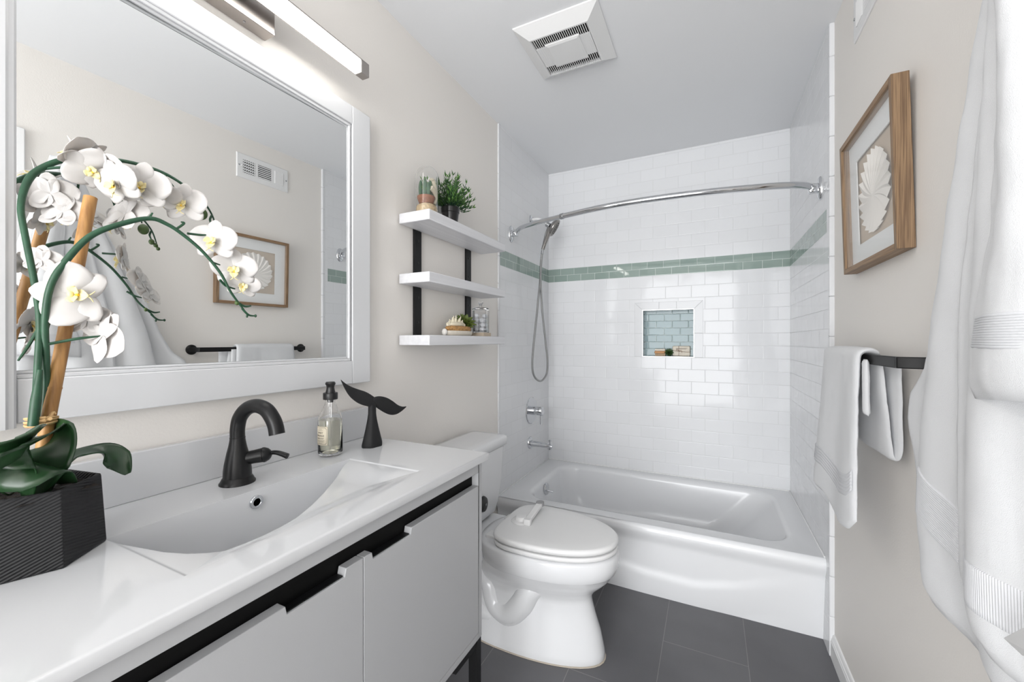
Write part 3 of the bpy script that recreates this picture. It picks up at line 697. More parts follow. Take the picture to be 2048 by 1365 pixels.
B().lathe(SB, [(.0150, .158), (.0195, .159), (.0198, .162), (.0198, .176), (.0185, .178), (.0130, .178)], 'Z', 40).obj('pump_collar', M['plastic_black'], bo)
B().lathe(SB, [(.0135, .178), (.0115, .186), (.0105, .193), (.0115, .199), (.0138, .202), (.0138, .206), (.011, .209), (0, .210)], 'Z', 36).obj('pump_head', M['plastic_black'], bo)
B().lathe(SB, [(.0, .150), (.0075, .150), (.0085, .158), (0, .158)], 'Z', 16).obj('dip_valve', M['plastic_black'], bo)
B().tube([SB+Vector((0, 0, .01)), SB+Vector((0, 0, .15))], .0022, 8, smooth=False).obj('dip_tube', M['glass'], bo)
# label wrapped round the glass, facing the near left
LA = math.radians(-92); RL = .0279*KB
def wrap(x, z, r=RL): a = LA+x/(.0279*KB); return (SB.x+r*math.cos(a), SB.y+r*math.sin(a), SB.z+z)
b = B(); b.grid(lambda u, v: wrap(-.023+.046*u, .034+.052*v), 24, 2)
lb = b.obj('paper_label', M['label'], bo, solid=.0003)
b = B(); rx, rz, ch = .0205, .0235, .004
out = [(-rx, -rz+ch), (-rx+ch, -rz), (rx-ch, -rz), (rx, -rz+ch), (rx, rz-ch), (rx-ch, rz), (-rx+ch, rz), (-rx, rz-ch)]
ln = []
for i in range(8):
    p, q_ = out[i], out[(i+1) % 8]
    for k in range(6): ln.append((p[0]+(q_[0]-p[0])*k/6, p[1]+(q_[1]-p[1])*k/6))
R = []
for x, z in ln:
    s1, s2 = 1.0, .965
    R.append([wrap(x, .06+z, RL+.0003), wrap(x*s2, .06+z*.972, RL+.0003)])
b.rings([r for r in R], False, False, closed=False, loop=True)
b.obj('label_border', M['ink'], lb)
b = B()
rnd_l = random.Random(5)
for body, size, z in (('SWEET', .0068, .0665), ('ORANGE', .0068, .0585), ('HAND SOAP', .0044, .0515)):
    v_, f_ = text_mesh(body, size)
    b.add([wrap(p.x, z+p.y, RL+.0004+p.z) for p in v_], f_)
for z, hw_ in ((.0790, .005), (.0750, .009), (.0468, .013), (.0440, .012), (.0395, .007)):   # fine print too small to read
    x = -hw_
    while x < hw_:
        wd = rnd_l.uniform(.0008, .0022)
        b.add([wrap(x, z, RL+.0005), wrap(x+wd, z, RL+.0005), wrap(x+wd, z+.0009, RL+.0005), wrap(x, z+.0009, RL+.0005)], [(0, 1, 2, 3)]); x += wd+.0006
b.obj('label_text', M['ink'], lb, smooth=False)

# whale tail sculpture
WB = Vector((.122, .942, CT))
wt = B(); R = []
for z, a_, b_ in ((0, .037, .029), (.003, .0385, .030), (.008, .0385, .030), (.03, .032, .025), (.055, .0245, .020), (.08, .018, .0155), (.1, .0148, .0125), (.118, .0148, .0115), (.134, .0155, .009), (.142, .011, .006)):
    ring = []
    for k in range(6):
        an = math.radians(20+60*k); ring.append(Vector((WB.x+b_*math.cos(an)+.0, WB.y+a_*math.sin(an), WB.z+z)))
    rr2 = []
    for k in range(6):
        p, q_ = ring[k], ring[(k+1) % 6]
        rr2 += [p.lerp(q_, .12), p.lerp(q_, .5), p.lerp(q_, .88)]
    R.append(rr2)
wt.rings(R)
# flukes: left fluke sweeps up, right fluke dips and flicks up at the tip
fx = Vector((.30, .954, 0)).normalized(); nz = Vector((.954, -.30, 0))
def fluke(sec):
    rings = []
    V4 = [Vector(q[:4]) for q in sec]; Q_, cn = catmull(V4, [q[4] for q in sec], 5)
    sec = [(*tuple(q[:3]), max(.0008, q[3]), c_) for q, c_ in zip(Q_, cn)]
    for cyy, czz, half, thick, cant in sec:
        ring = []
        for k in range(14):
            a = 2*PI*k/14
            o_ = Vector((0, 0, 1))*math.sin(a)*half+nz*(math.cos(a)*thick+cant*math.sin(a))
            ring.append(WB+fx*cyy+Vector((0, 0, czz))+o_)
        rings.append(ring)
    return rings
left = [(.016, .134, .010, .006, .0), (-.002, .140, .019, .009, -.004), (-.020, .148, .0225, .0085, -.006), (-.042, .157, .0225, .007, -.008), (-.060, .167, .0205, .0055, -.009), (-.076, .180, .0165, .004, -.007), (-.088, .195, .0100, .003, -.004), (-.097, .210, .003, .0015, -.002)]
right = [(-.010, .134, .010, .007, .0), (.008, .137, .015, .009, .004), (.026, .131, .0215, .0085, .006), (.046, .121, .025, .007, .008), (.066, .110, .0235, .0055, .008), (.086, .102, .0165, .004, .006), (.104, .102, .0085, .003, .003), (.120, .107, .002, .0015, .001)]
wt.rings(fluke(left)); wt.rings(fluke(right))
wt.obj('whale_tail_sculpture', M['matte_black'], angle=42, label='matte black whale tail sculpture on the far end of the countertop', category='sculpture')

# ------------------------------------------------------------ mirror
mi = thing('wall_mirror', (0, .63, 1.5), 'large wall mirror in a wide white painted frame above the vanity', 'mirror')
my0, my1, mz0, mz1 = .246, .951, 1.151, 1.918
oy0, oy1, oz0, oz1 = .165, 1.032, 1.076, 1.979
fx0, fx1 = -.006, .024
bx(fx0, fx1, my0, my1+.004, mz1, oz1).obj('top_rail', M['white'], mi, bevel=.0025)
bx(fx0, fx1, my0, my1+.004, oz0, mz0).obj('bottom_rail', M['white'], mi, bevel=.0025)
bx(fx0, fx1, my1+.0045, oy1, oz0, oz1).obj('right_stile', M['white'], mi, bevel=.0025)
# fluted left stile standing a little proud
P = [(fx0, oy0-.05), (.034, oy0-.05), (.034, .196), (.037, .200), (.037, .209), (.034, .213), (.034, .219), (.0375, .223), (.0375, .231), (.034, .235), (.033, .241), (.028, .245), (fx0, .246)]
b = B(); b.rings([[(x, y, z) for x, y in P] for z in (oz0-.006, H-.001)])
b.obj('left_stile', M['white'], mi, angle=25, label='fluted vertical moulding at the near edge of the mirror')
b = B(); e1, e2 = .0075, .013
for (y0, y1, z0, z1) in ((my0, my1, mz0, mz0+e1), (my0, my1, mz1-e1, mz1), (my1-e1, my1, mz0+e1, mz1-e1)):
    b.box(.008, .021, y0, y1, z0, z1)
for (y0, y1, z0, z1) in ((my0, my1-e1, mz0+e1, mz0+e2), (my0, my1-e1, mz1-e2, mz1-e1), (my1-e2, my1-e1, mz0+e2, mz1-e2)):
    b.box(.006, .015, y0, y1, z0, z1)
b.obj('inner_bead', M['white'], mi, bevel=.002, segs=3)
an = math.radians(-1.2); L_ = (my1-my0)/2-.008; ymid = (my0+my1)/2
def mg(y, z): return (.0095+(y-ymid)*math.tan(-an)*-1, y, z)
yA, yB_ = my0-.02, my1-e2+.002
x_of = lambda y: .0075+(.60-y)*math.tan(math.radians(1.2))*-1
gls = B(); 
PA = [(x_of(y), y, z) for z in (mz0+.004, mz1-.004) for y in (yA, yB_)]
gls.add([PA[0], PA[1], PA[3], PA[2], (PA[0][0]-.004, PA[0][1], PA[0][2]), (PA[1][0]-.004, PA[1][1], PA[1][2]), (PA[3][0]-.004, PA[3][1], PA[3][2]), (PA[2][0]-.004, PA[2][1], PA[2][2])], [(0, 1, 2, 3), (4, 7, 6, 5), (0, 4, 5, 1), (1, 5, 6, 2), (2, 6, 7, 3), (3, 7, 4, 0)])
gls.obj('mirror_glass', M['mirror'], mi, smooth=False)

# vanity light bar
vl = thing('vanity_light', (0, .57, 2.07), 'brushed nickel LED light bar above the mirror, switched on', 'wall lamp')
wp = bx(-.006, .036, .35, .686, 2.018, 2.105).obj('wall_plate', M['nickel'], vl, bevel=.0015)
B().lathe((.015, .62, 2.018), [(.003, 0), (.003, -.002), (0, -.002)], 'Z', 12).obj('plate_screw', M['grey_metal'], wp)
for y in (.42, .6): bx(.036, .068, y-.015, y+.015, 2.06, 2.085).obj('stand_off', M['nickel'], vl)
bx(.066, .094, .18, .958, 2.088, 2.092).obj('top_housing', M['nickel'], vl, bevel=.001)
bx(.0655, .068, .18, .958, 2.0505, 2.088).obj('rear_light_shield', M['nickel'], vl, smooth=False)  # added plate, keeps the diffuser from washing out the wall behind
for y0, y1 in ((.18, .212), (.926, .958)): bx(.066, .094, y0, y1, 2.050, 2.088).obj('end_cap', M['nickel'], vl, bevel=.001)
bx(.068, .0925, .212, .926, 2.0515, 2.088).obj('diffuser', M['lamp'], vl, bevel=.002)

# ------------------------------------------------------------ wall shelves
SY0, SY1, SD = 1.200, 1.812, .143
sf = thing('wall_shelf', (0, 1.5, 1.2), 'three white wooden shelf boards on two black metal wall straps', 'shelf')
for z0, z1 in ((1.199, 1.237), (1.433, 1.471), (1.662, 1.701)):
    bx(-.005 if False else .0, SD, SY0, SY1, z0, z1).obj('shelf_board', M['shelf'], sf, bevel=.003, segs=2)
for y in (1.29, 1.674):
    st = B()
    st.box(-.0075, .0, y, y+.04, 1.17 if False else 1.199, 1.70)
    for z in (1.237, 1.471): pass
    o_ = st.obj('wall_strap', M['black'], sf, smooth=False)
    for z0 in (1.2385, 1.4725): bx(0, .004, y, y+.04, z0, z0+.1925 if z0 < 1.3 else z0+.188).obj('strap_bar', M['black'], o_, smooth=False)
    for z in (1.29, 1.39, 1.53, 1.62):
        B().lathe((.004, y+.02, z), [(.0048, 0), (.0045, .0015), (.002, .0022), (0, .0018)], 'X', 14).obj('screw', mat('screw_dark', srgb(60, 60, 60), .4, .8), o_)

# cloche terrarium on the top shelf
TZp = 1.701; TC = Vector((.066, 1.285, TZp))
te = thing('glass_cloche', TC, 'tall glass cloche with sand, terracotta pot and cacti on the top shelf', 'terrarium')
R_ = .045
dome = [(R_, .0), (R_, .155)]+[(R_*math.cos(a), .155+R_*math.sin(a)) for a in [PI/2*k/12 for k in range(1, 13)]]
domi = [((R_-.0015)*math.cos(a), .155+(R_-.0015)*math.sin(a)) for a in [PI/2*k/12 for k in range(12, 0, -1)]]+[(R_-.0015, .155), (R_-.0015, .0)]
B().lathe(TC, dome+domi+[(R_, 0)], 'Z', 48, False, False).obj('glass_dome', M['glass'], te, angle=60)
B().lathe(TC, [(0, .001), (.042, .001), (.042, .03), (.038, .042), (.025, .05), (0, .052)], 'Z', 32).obj('twine_ball', M['sand'], te)
B().lathe(TC+Vector((0, -.004, 0)), [(.02, .048), (.027, .052), (.0345, .072), (.0345, .078), (.031, .08), (.031, .074), (0, .072)], 'Z', 32).obj('terracotta_pot', M['terracotta'], te)
b = B()
for dx, dy, h_ in ((-.014, -.02, .135), (.0, -.012, .148), (.012, .006, .14), (-.008, .012, .13), (.018, -.012, .125)):
    b.ellipsoid(TC+Vector((dx, dy, .08+(h_-.08)*.5)), .0085, .0085, (h_-.08)*.62, 10, 8)
b.obj('cactus', M['cactus'], te)
b = B()
for k in range(46):
    a = random.uniform(0, 2*PI); h_ = random.uniform(.085, .145); r_ = random.uniform(.004, .026)
    p = TC+Vector((r_*math.cos(a), r_*math.sin(a)+.006, h_)); d_ = Vector((math.cos(a)*.5, math.sin(a)*.5, .8)).normalized()*.018
    s_ = Vector((-math.sin(a), math.cos(a), 0))*.004
    b.add([p, p+d_*.5+s_, p+d_, p+d_*.5-s_], [(0, 1, 2, 3)])
b.obj('sprig_leaves', M['grass2'], te, solid=.0006, kind='stuff')
b = B()
b.tube([TC+Vector((.02, .022, .055)), TC+Vector((.024, .028, .10)), TC+Vector((.015, .018, .145))], [.006, .009, .0095], 12)
b.tube([TC+Vector((.026, .026, .075)), TC+Vector((.03, .010, .098)), TC+Vector((.028, -.010, .108))], [.007, .010, .0105], 12)
b.ellipsoid(TC+Vector((.013, .014, .148)), .012, .013, .008)
b.obj('coral_piece', M['coral'], te)

# potted fern-like grass on the top shelf
PC = Vector((.062, 1.452, TZp))
pf = thing('potted_grass', PC, 'small bushy green artificial plant in a black pot on the top shelf', 'potted plant')
B().lathe(PC, [(0, 0), (.028, 0), (.0285, .002), (.036, .062), (.0385, .064), (.040, .084), (.0385, .086), (.036, .084), (.0355, .078), (0, .078)], 'Z', 40).obj('pot', M['plastic_black'], pf)
rnd = random.Random(3)
lo, hi = B(), B(); sb = B()
for k in range(95):
    a = rnd.uniform(0, 2*PI); sp2 = rnd.uniform(.1, 1.0); L2 = rnd.uniform(.06, .13)*(1.15-.2*sp2)
    d0 = Vector((math.cos(a)*sp2, math.sin(a)*sp2*1.05, 1.0-.30*sp2)).normalized()
    if PC.x+d0.x*L2 < .012: d0.x = (.012-PC.x)/L2; d0 = d0.normalized()
    p0 = PC+Vector((math.cos(a)*.02*sp2, math.sin(a)*.02*sp2, .08)); pts = []
    for i in range(7):
        t_ = i/6; pts.append(p0+d0*L2*t_+Vector((0, 0, -.035*sp2*t_*t_)))
    sb.tube([pts[0], pts[3], pts[6]], .0009, 5, 2)
    side = d0.cross(Vector((0, 0, 1))).normalized()
    for i in range(2, 7):
        for sg in (-1, 1, 0) if i == 6 else (-1, 1):
            ll = rnd.uniform(.016, .03)
            dd = (d0*.75+side*sg*rnd.uniform(.35, .8)+Vector((rnd.uniform(-.3, .3), rnd.uniform(-.3, .3), rnd.uniform(-.25, .35)))).normalized()
            if pts[i].x+dd.x*ll < .004: dd.x = abs(dd.x)
            w2 = dd.cross(Vector((rnd.uniform(-1, 1), rnd.uniform(-1, 1), rnd.uniform(-1, 1)))).normalized()*.0030
            p = pts[i]; tgt = hi if rnd.random() < .35 else lo
            tgt.add([p, p+dd*ll*.4+w2, p+dd*ll, p+dd*ll*.4-w2], [(0, 1, 2, 3)])
sb.obj('plant_stems', M['stem'], pf, kind='stuff')
lo.obj('dark_leaves', M['grass'], pf, solid=.0005, kind='stuff', label='dark green blade leaves')
hi.obj('light_leaves', M['grass2'], pf, solid=.0005, kind='stuff', label='lighter green blade leaves')

# bottom shelf: shell dish, succulent, cotton jar
BZ = 1.237
DC = Vector((.072, 1.50, BZ))
ds = thing('oval_dish', DC, 'long white wooden dish with scrolled end on the bottom shelf', 'dish')
b = B()
b.rings([[(DC.x+.036*s1*math.cos(a), DC.y+.098*s2*math.sin(a), BZ+z) for a in [2*PI*k/40 for k in range(40)]] for s1, s2, z in ((.7, .85, 0), (.95, .96, .005), (1, 1, .013), (.98, .99, .022), (.9, .93, .022), (.85, .9, .018))])
b.obj('dish_bowl', M['soapwrap'], ds, angle=50)
B().ellipsoid(DC+Vector((0, -.104, .016)), .012, .012, .0145).obj('scroll_end', M['shell'], ds)
B().rings([[(DC.x+.031*s1*math.cos(a), DC.y+.09*s2*math.sin(a), BZ+z) for a in [2*PI*k/40 for k in range(40)]] for s1, s2, z in ((.95, .95, .0225), (1.02, 1.02, .03), (1, 1, .036), (.9, .93, .041), (.7, .8, .043))]).obj('rattan_wrap', M['rope'], ds, angle=60, label='woven brown rattan pad')
sc_ = B(); SC = DC+Vector((.0, -.02, .044))
pts = []
for k in range(25):
    f_ = k/24; y = -.062+.124*f_; h_ = .012+.028*math.sin(PI*f_)**1.5
    sc_.lathe(SC+Vector((0, y, 0)), [(.006, 0), (.005, h_*.6), (.0015 if k % 2 else .004, h_*(1.15 if k % 2 else .85)), (0, h_*(1.2 if k % 2 else .9))], (rnd.uniform(-.1, .3), (f_-.5)*1.1, 1), 8)
sc_.ellipsoid(SC+Vector((0, 0, .006)), .018, .055, .013)
sc_.obj('spiky_shell', M['coral'], angle=60, label='cream spiky sea shell lying on the rattan dish', category='shell')
sg = B(); rosette(sg, (.040, 1.600, BZ+.060), .056, 6, (.55, -.35, .85), 78, 5, .5, 5, .15)
s_o = thing('succulent', (.022, 1.612, BZ), 'green faux succulent rosette behind the shell on the bottom shelf', 'succulent')
sg.obj('rosette', M['succ'], s_o, angle=50)
B().lathe((.020, 1.614, BZ+.0), [(.010, 0), (.012, .02), (.012, .05), (.010, .068)], 'Z', 20).obj('succulent_stump', M['succ_lo'], s_o)
JC = Vector((.066, 1.702, BZ))
ja = thing('cotton_jar', JC, 'faceted glass jar with lid and wooden foot on the bottom shelf', 'jar')
bx(JC.x-.037, JC.x+.037, JC.y-.037, JC.y+.037, BZ, BZ+.018).obj('wooden_foot', M['mdf'], ja, bevel=.002)
def octa(z, r, n=8): return [(JC.x+r*math.cos(2*PI*(k+.5)/n), JC.y+r*math.sin(2*PI*(k+.5)/n), BZ+z) for k in range(n)]
b = B(); b.rings([octa(.0185, .040), octa(.125, .040), octa(.125, .0375), octa(.0215, .0375)], True, True)
b.obj('jar_body', M['glass'], ja, smooth=False)
b = B(); b.lathe(JC, [(.040, .126), (.0415, .128), (.0415, .133), (.036, .138), (.015, .142), (.006, .145), (.006, .152), (.011, .158), (.012, .164), (.009, .168), (0, .169)], 'Z', 24)
b.obj('jar_lid', M['glass'], ja)
proto = None; k = 0
for lay in range(4):
    for (dx, dy) in ((-.014, -.015), (.015, -.012), (.013, .016), (-.016, .014)):
        if lay == 3 and k % 2: k += 1; continue
        if proto is None:
            b = B(); b.ellipsoid((0, 0, 0), .0125, .0125, .0115, 14, 10)
            proto = b.obj('cotton_ball', M['cotton']); c_ = proto
        else:
            c_ = proto.copy(); sc.collection.objects.link(c_)
        c_.location = (JC.x+dx+rnd.uniform(-.003, .003), JC.y+dy+rnd.uniform(-.003, .003), BZ+.0335+lay*.022)
        c_['label'] = 'white cotton ball inside the glass jar on the shelf'; c_['category'] = 'cotton ball'; c_['group'] = 'cotton balls in the glass jar'
        k += 1

# ------------------------------------------------------------ ceiling fan grille
VC = Vector((.538, 1.596, H)); hv = .168
fv = thing('exhaust_fan', VC, 'square white exhaust fan grille on the ceiling', 'exhaust fan')
b = B()
def sq(h, z): return [(VC.x-h, VC.y-h, z), (VC.x+h, VC.y-h, z), (VC.x+h, VC.y+h, z), (VC.x-h, VC.y+h, z)]
b.rings([sq(hv, H-.0005), sq(hv, H-.006), sq(hv-.004, H-.008), sq(.118, H-.034), sq(.112, H-.034), sq(.112, H-.022)], False, False)
b.obj('cover', M['plastic'], fv, smooth=False)
bx(VC.x-.113, VC.x+.113, VC.y-.113, VC.y+.113, H-.016, H-.008).obj('cavity_shade', M['dark'], fv, smooth=False)  # shallow black box, its colour gives the shade behind the slats
b = B()
n = 27
for k in range(n+1):
    x = VC.x-.112+.224*k/n
    b.box(x-.0014, x+.0014, VC.y-.112, VC.y+.112, H-.034, H-.0315)
b.obj('grille_slats', M['plastic'], fv, smooth=False)
for x0, x1 in ((-.112, -.066), (.066, .112)): bx(VC.x+x0, VC.x+x1, VC.y-.058, VC.y+.058, H-.0335, H-.028).obj('side_panel', M['plastic'], fv, smooth=False)
b = B(); 
def sq2(hx_, hy_, z): return [(VC.x-hx_, VC.y-hy_, z), (VC.x+hx_, VC.y-hy_, z), (VC.x+hx_, VC.y+hy_, z), (VC.x-hx_, VC.y+hy_, z)]
b.rings([sq2(.070, .070, H-.030), sq2(.070, .070, H-.037), sq2(.060, .060, H-.040)])
b.obj('centre_plate', M['plastic'], fv, smooth=False)

# wall register high on the right wall
RY0, RY1, RZ0, RZ1 = 1.375, 1.690, 2.19, 2.335
wr = thing('wall_vent', (XR, 1.53, 2.26), 'white metal air register with three louvre sections high on the wall', 'vent')
b = B()
b.rings([[(XR-x, y, z) for y, z in ((RY0+d, RZ0+d), (RY1-d, RZ0+d), (RY1-d, RZ1-d), (RY0+d, RZ1-d))] for x, d in ((0, 0), (.003, 0), (.006, .004))], True, False)
secs = [(RY0+.035, RY0+.105), (RY0+.122, RY0+.205), (RY0+.222, RY1-.035)]
za, zb_ = RZ0+.033, RZ1-.033
ys_ = [RY0+.004]+[q for s_ in secs for q in s_]+[RY1-.004]
for i in range(0, len(ys_), 2): b.box(XR-.0062, XR-.004, ys_[i], ys_[i+1], RZ0+.004, RZ1-.004)
for y0, y1 in secs: b.box(XR-.0062, XR-.004, y0, y1, RZ0+.004, za); b.box(XR-.0062, XR-.004, y0, y1, zb_, RZ1-.004)
b.obj('face_plate', M['plastic'], wr, smooth=False)
bx(XR-.0035, XR-.0025, RY0+.03, RY1-.03, RZ0+.03, RZ1-.03).obj('opening_shade', M['dark'], wr, smooth=False)  # black sheet on the wall, painted as shade behind the louvres
b = B()
for k in range(7): z = za+(zb_-za)*(k+.5)/7; y0, y1 = secs[1]; b.add([(XR-.0055, y0, z-.004), (XR-.0055, y1, z-.004), (XR-.0075, y1, z+.0015), (XR-.0075, y0, z+.0015)], [(0, 1, 2, 3)])
for k in range(6):
    y = secs[0][0]+(secs[0][1]-secs[0][0])*(k+.5)/6; b.box(XR-.007, XR-.0045, y-.0018, y+.0018, za, zb_)
for k in range(5): z = za+(zb_-za)*(k+.5)/5; b.box(XR-.006, XR-.0042, secs[0][0], secs[0][1], z-.0025, z+.0025)
b.obj('louvres', M['plastic'], wr, smooth=False, solid=.0008)
b = B()
for k in range(6):
    y = secs[2][0]+(secs[2][1]-secs[2][0])*(k+.5)/6; b.add([(XR-.0045, y-.006, za), (XR-.0085, y+.004, za), (XR-.0085, y+.004, zb_), (XR-.0045, y-.006, zb_)], [(0, 1, 2, 3)])
b.obj('closed_louvres', M['plastic'], wr, smooth=False, solid=.0012)
for y in (RY0+.014, RY1-.014): B().lathe((XR-.0062, y, (RZ0+RZ1)/2), [(.005, 0), (.004, -.002), (0, -.0025)], 'X', 14).obj('screw', M['grey_metal'], wr)
B().tube([(XR-.006, RY0+.024, 2.26), (XR-.02, RY0+.024, 2.262)], .003, 8, smooth=False).obj('damper_lever', M['plastic'], wr)

# ------------------------------------------------------------ picture
PY0, PY1, PZ0, PZ1 = 1.252, 1.672, 1.432, 1.846
pi_ = thing('framed_picture', (XR, 1.46, 1.44), 'square oak framed white paper shell on linen hanging on the right wall', 'picture')
# hangs with its top edge leaning out from the wall
lean = math.radians(1.6)
def PT(d, y, z): h_ = z-PZ0; return (XR-.001-d*math.cos(lean)-h_*math.sin(lean), y, PZ0+h_*math.cos(lean)-d*math.sin(lean)*0)
fw, fd = .0155, .034
def pbox(d0, d1, y0, y1, z0, z1):
    b = B(); vs = [PT(d, y, z) for z in (z0, z1) for y in (y0, y1) for d in (d0, d1)]
    return b.add(vs, [(0, 2, 3, 1), (4, 5, 7, 6), (0, 1, 5, 4), (2, 6, 7, 3), (0, 4, 6, 2), (1, 3, 7, 5)])
pbox(0, fd, PY0, PY0+fw, PZ0, PZ1).obj('frame_stile', M['oakZ'], pi_, bevel=.0008, segs=1)
pbox(0, fd, PY1-fw, PY1, PZ0, PZ1).obj('frame_stile', M['oakZ'], pi_, bevel=.0008, segs=1)
pbox(0, fd, PY0+fw, PY1-fw, PZ1-fw, PZ1).obj('frame_rail', M['oakY'], pi_, bevel=.0008, segs=1)
pbox(0, fd, PY0+fw, PY1-fw, PZ0, PZ0+fw).obj('frame_rail', M['oakY'], pi_, bevel=.0008, segs=1)
mo = .078
for y0, y1, z0, z1 in ((PY0+fw, PY0+mo, PZ0+fw, PZ1-fw), (PY1-mo, PY1-fw, PZ0+fw, PZ1-fw), (PY0+mo, PY1-mo, PZ1-mo, PZ1-fw), (PY0+mo, PY1-mo, PZ0+fw, PZ0+mo)):
    pbox(.010, .013, y0, y1, z0, z1).obj('mat_board', M['matboard'], pi_, smooth=False)
pbox(.003, .006, PY0+fw, PY1-fw, PZ0+fw, PZ1-fw).obj('linen_backing', M['linen'], pi_, smooth=False)
# pleated paper shell: ruffled fan disc
b = B(); yc, zc_, n = (PY0+PY1)/2, (PZ0+PZ1)/2-.002, 22
cyo, czo = .012, -.01
vs = [PT(.012, yc+cyo, zc_+czo)]; rings_ = 7; nn = n*4
for i in range(1, rings_+1):
    t_ = i/rings_
    for k in range(nn):
        a = 2*PI*k/nn; saw = (k % 4)/3
        rad = .117*(1-.055*(1-saw) if i == rings_ else 1)*t_
        ctr = (yc+cyo*(1-t_), zc_+czo*(1-t_))
        vs.append(PT(.008+.004*(1-t_)+.008*t_*saw*(.4+.6*t_), ctr[0]+rad*math.cos(a+.25*t_), ctr[1]+rad*math.sin(a+.25*t_)))
fs = [(0, 1+k, 1+(k+1) % nn) for k in range(nn)]
for i in range(rings_-1):
    for k in range(nn): a_, b_ = 1+i*nn, 1+(i+1)*nn; fs.append((a_+k, b_+k, b_+(k+1) % nn, a_+(k+1) % nn))
b.add(vs, fs); b.obj('paper_shell', M['shell'], pi_, smooth=False)
pbox(.026, .028, PY0+fw, PY1-fw, PZ0+fw, PZ1-fw).obj('picture_glass', M['pane'], pi_, smooth=False)

# ------------------------------------------------------------ towel bar and hand towel
BXc, BZc = 1.434, 1.168
tb = thing('towel_bar', (XR, 1.45, BZc), 'black metal towel bar on the right wall under the picture', 'towel bar')
b = B()
b.box(BXc-.004, BXc+.004, 1.165, 1.765, BZc-.0125, BZc+.0125); b.obj('bar', M['black'], tb, bevel=.002)
for y in (1.165, 1.765):
    b = B(); sg_ = -1 if y < 1.4 else 1
    b.rings([[(BXc+x, y+sg_*d+c_[0]*wd, BZc+c_[1]*.0125) for c_ in ((-1, -1), (1, -1), (1, 1), (-1, 1))] for x, d, wd in ((-.004, 0.0, .006), (.01, .008, .006), (.03, .014, .008), (.05, .016, .014), (XR-BXc-.004, .016, .018))])
    b.obj('bracket', M['black'], tb, bevel=.002)
    B().lathe((XR, y+sg_*.016, BZc), [(.027, 0), (.027, -.004), (.022, -.008), (.012, -.01)], 'X', 28).obj('wall_flange', M['black'], tb)

def thick_sheet(path_fn, t, nu, nv, noise_amp=.0015, seed=0, nscale=22):
    """closed soft slab following path_fn(u,v) with thickness t"""
    P = [[Vector(path_fn(i/nu, j/nv)) for j in range(nv+1)] for i in range(nu+1)]
    def nrm(i, j):
        a = P[min(i+1, nu)][j]-P[max(i-1, 0)][j]; c = P[i][min(j+1, nv)]-P[i][max(j-1, 0)]
        n_ = a.cross(c); return n_.normalized() if n_.length > 1e-9 else Vector((1, 0, 0))
    b = B(); vs = []
    def edge(i, j):
        d = min(i/nu, 1-i/nu)*nu; e_ = min(j/nv, 1-j/nv)*nv
        f = min(1, (d/2.2)); g_ = min(1, (e_/2.2))
        return max(.12, math.sqrt(max(0, 1-(1-f)**2))*math.sqrt(max(0, 1-(1-g_)**2)))
    for side in (1, -1):
        for i in range(nu+1):
            for j in range(nv+1):
                p = P[i][j]; n_ = nrm(i, j)
                k = noise.noise(p*nscale+Vector((seed, side*3, 0)))*noise_amp+noise.noise(p*nscale*7+Vector((seed, side*3, 0)))*noise_amp*.45
                vs.append(p+n_*(side*t*.5*edge(i, j)+k))
    o_ = (nu+1)*(nv+1); fs = []
    idx = lambda s_, i, j: s_*o_+i*(nv+1)+j
    for i in range(nu):
        for j in range(nv):
            fs.append((idx(0, i, j), idx(0, i+1, j), idx(0, i+1, j+1), idx(0, i, j+1))); fs.append((idx(1, i, j), idx(1, i, j+1), idx(1, i+1, j+1), idx(1, i+1, j)))
    for i in range(nu):
        for j in (0, nv): fs.append((idx(0, i, j), idx(1, i, j), idx(1, i+1, j), idx(0, i+1, j)))
    for j in range(nv):
        for i in (0, nu): fs.append((idx(0, i, j), idx(0, i, j+1), idx(1, i, j+1), idx(1, i, j)))
    return b.add(vs, fs)
def poly(pts, x):
    for (a, y0), (c, y1) in zip(pts, pts[1:]):
        if x <= c: return y0+(y1-y0)*smooth01((x-a)/(c-a)) if False else y0+(y1-y0)*max(0, (x-a))/(c-a)
    return pts[-1][1]
ht = thing('hand_towel', (1.43, 1.5, .7), 'white hand towel folded over the black towel bar', 'towel')
# u runs along the bar (near -> far), v runs from the front hem over the bar to the back
def ht_front(u, v):
    y_top = 1.335+.345*u
    zb_ = .735-.07*math.sin(PI*min(1, u*1.25))*.5-.015*(1-u)+.02*u if True else .7
    zb_ = poly([(0, .755), (.1, .718), (.3, .700), (.5, .705), (.75, .735), (1, .73)], u)
    top = BZc+.018
    if v < .82:
        s_ = v/.82; z = zb_+(top-.012-zb_)*s_
        flare = (1-s_)
        y = y_top+flare*((u-.45)*.05)
        x = BXc-.021-.012*flare-.006*math.sin(u*9+1.2*s_)*flare**.5-.010*u*flare
    else:
        a = (v-.82)/.18*PI*.9; x = BXc-.021*math.cos(a); z = top-.012+.021*math.sin(a)*.85; y = y_top
    return (x, y, z)
tw = thick_sheet(ht_front, .015, 34, 70)
tw.obj('front_layer', M['terry'], ht, angle=80)
def ht_back(u, v):
    y_top = 1.315+.33*u
    # a looser rear fold: goes down, turns and comes back up
    if v < .5:
        s_ = v/.5; z = BZc+.005-(.225)*s_; x = BXc+.017+.012*s_; y = y_top-.03*s_
    else:
        s_ = (v-.5)/.5
        a = s_*PI
        z = BZc-.220-.020*math.sin(PI*min(1, s_/.3)) if s_ < .3 else BZc-.220+.225*(s_-.3)/.7
        x = BXc+.029+.012*smooth01(s_*3); y = y_top-.03-.022*smooth01(s_*3)+.01*s_
    return (x, y, z)
thick_sheet(ht_back, .013, 22, 50, seed=4).obj('rear_fold', M['terry'], ht, angle=80)
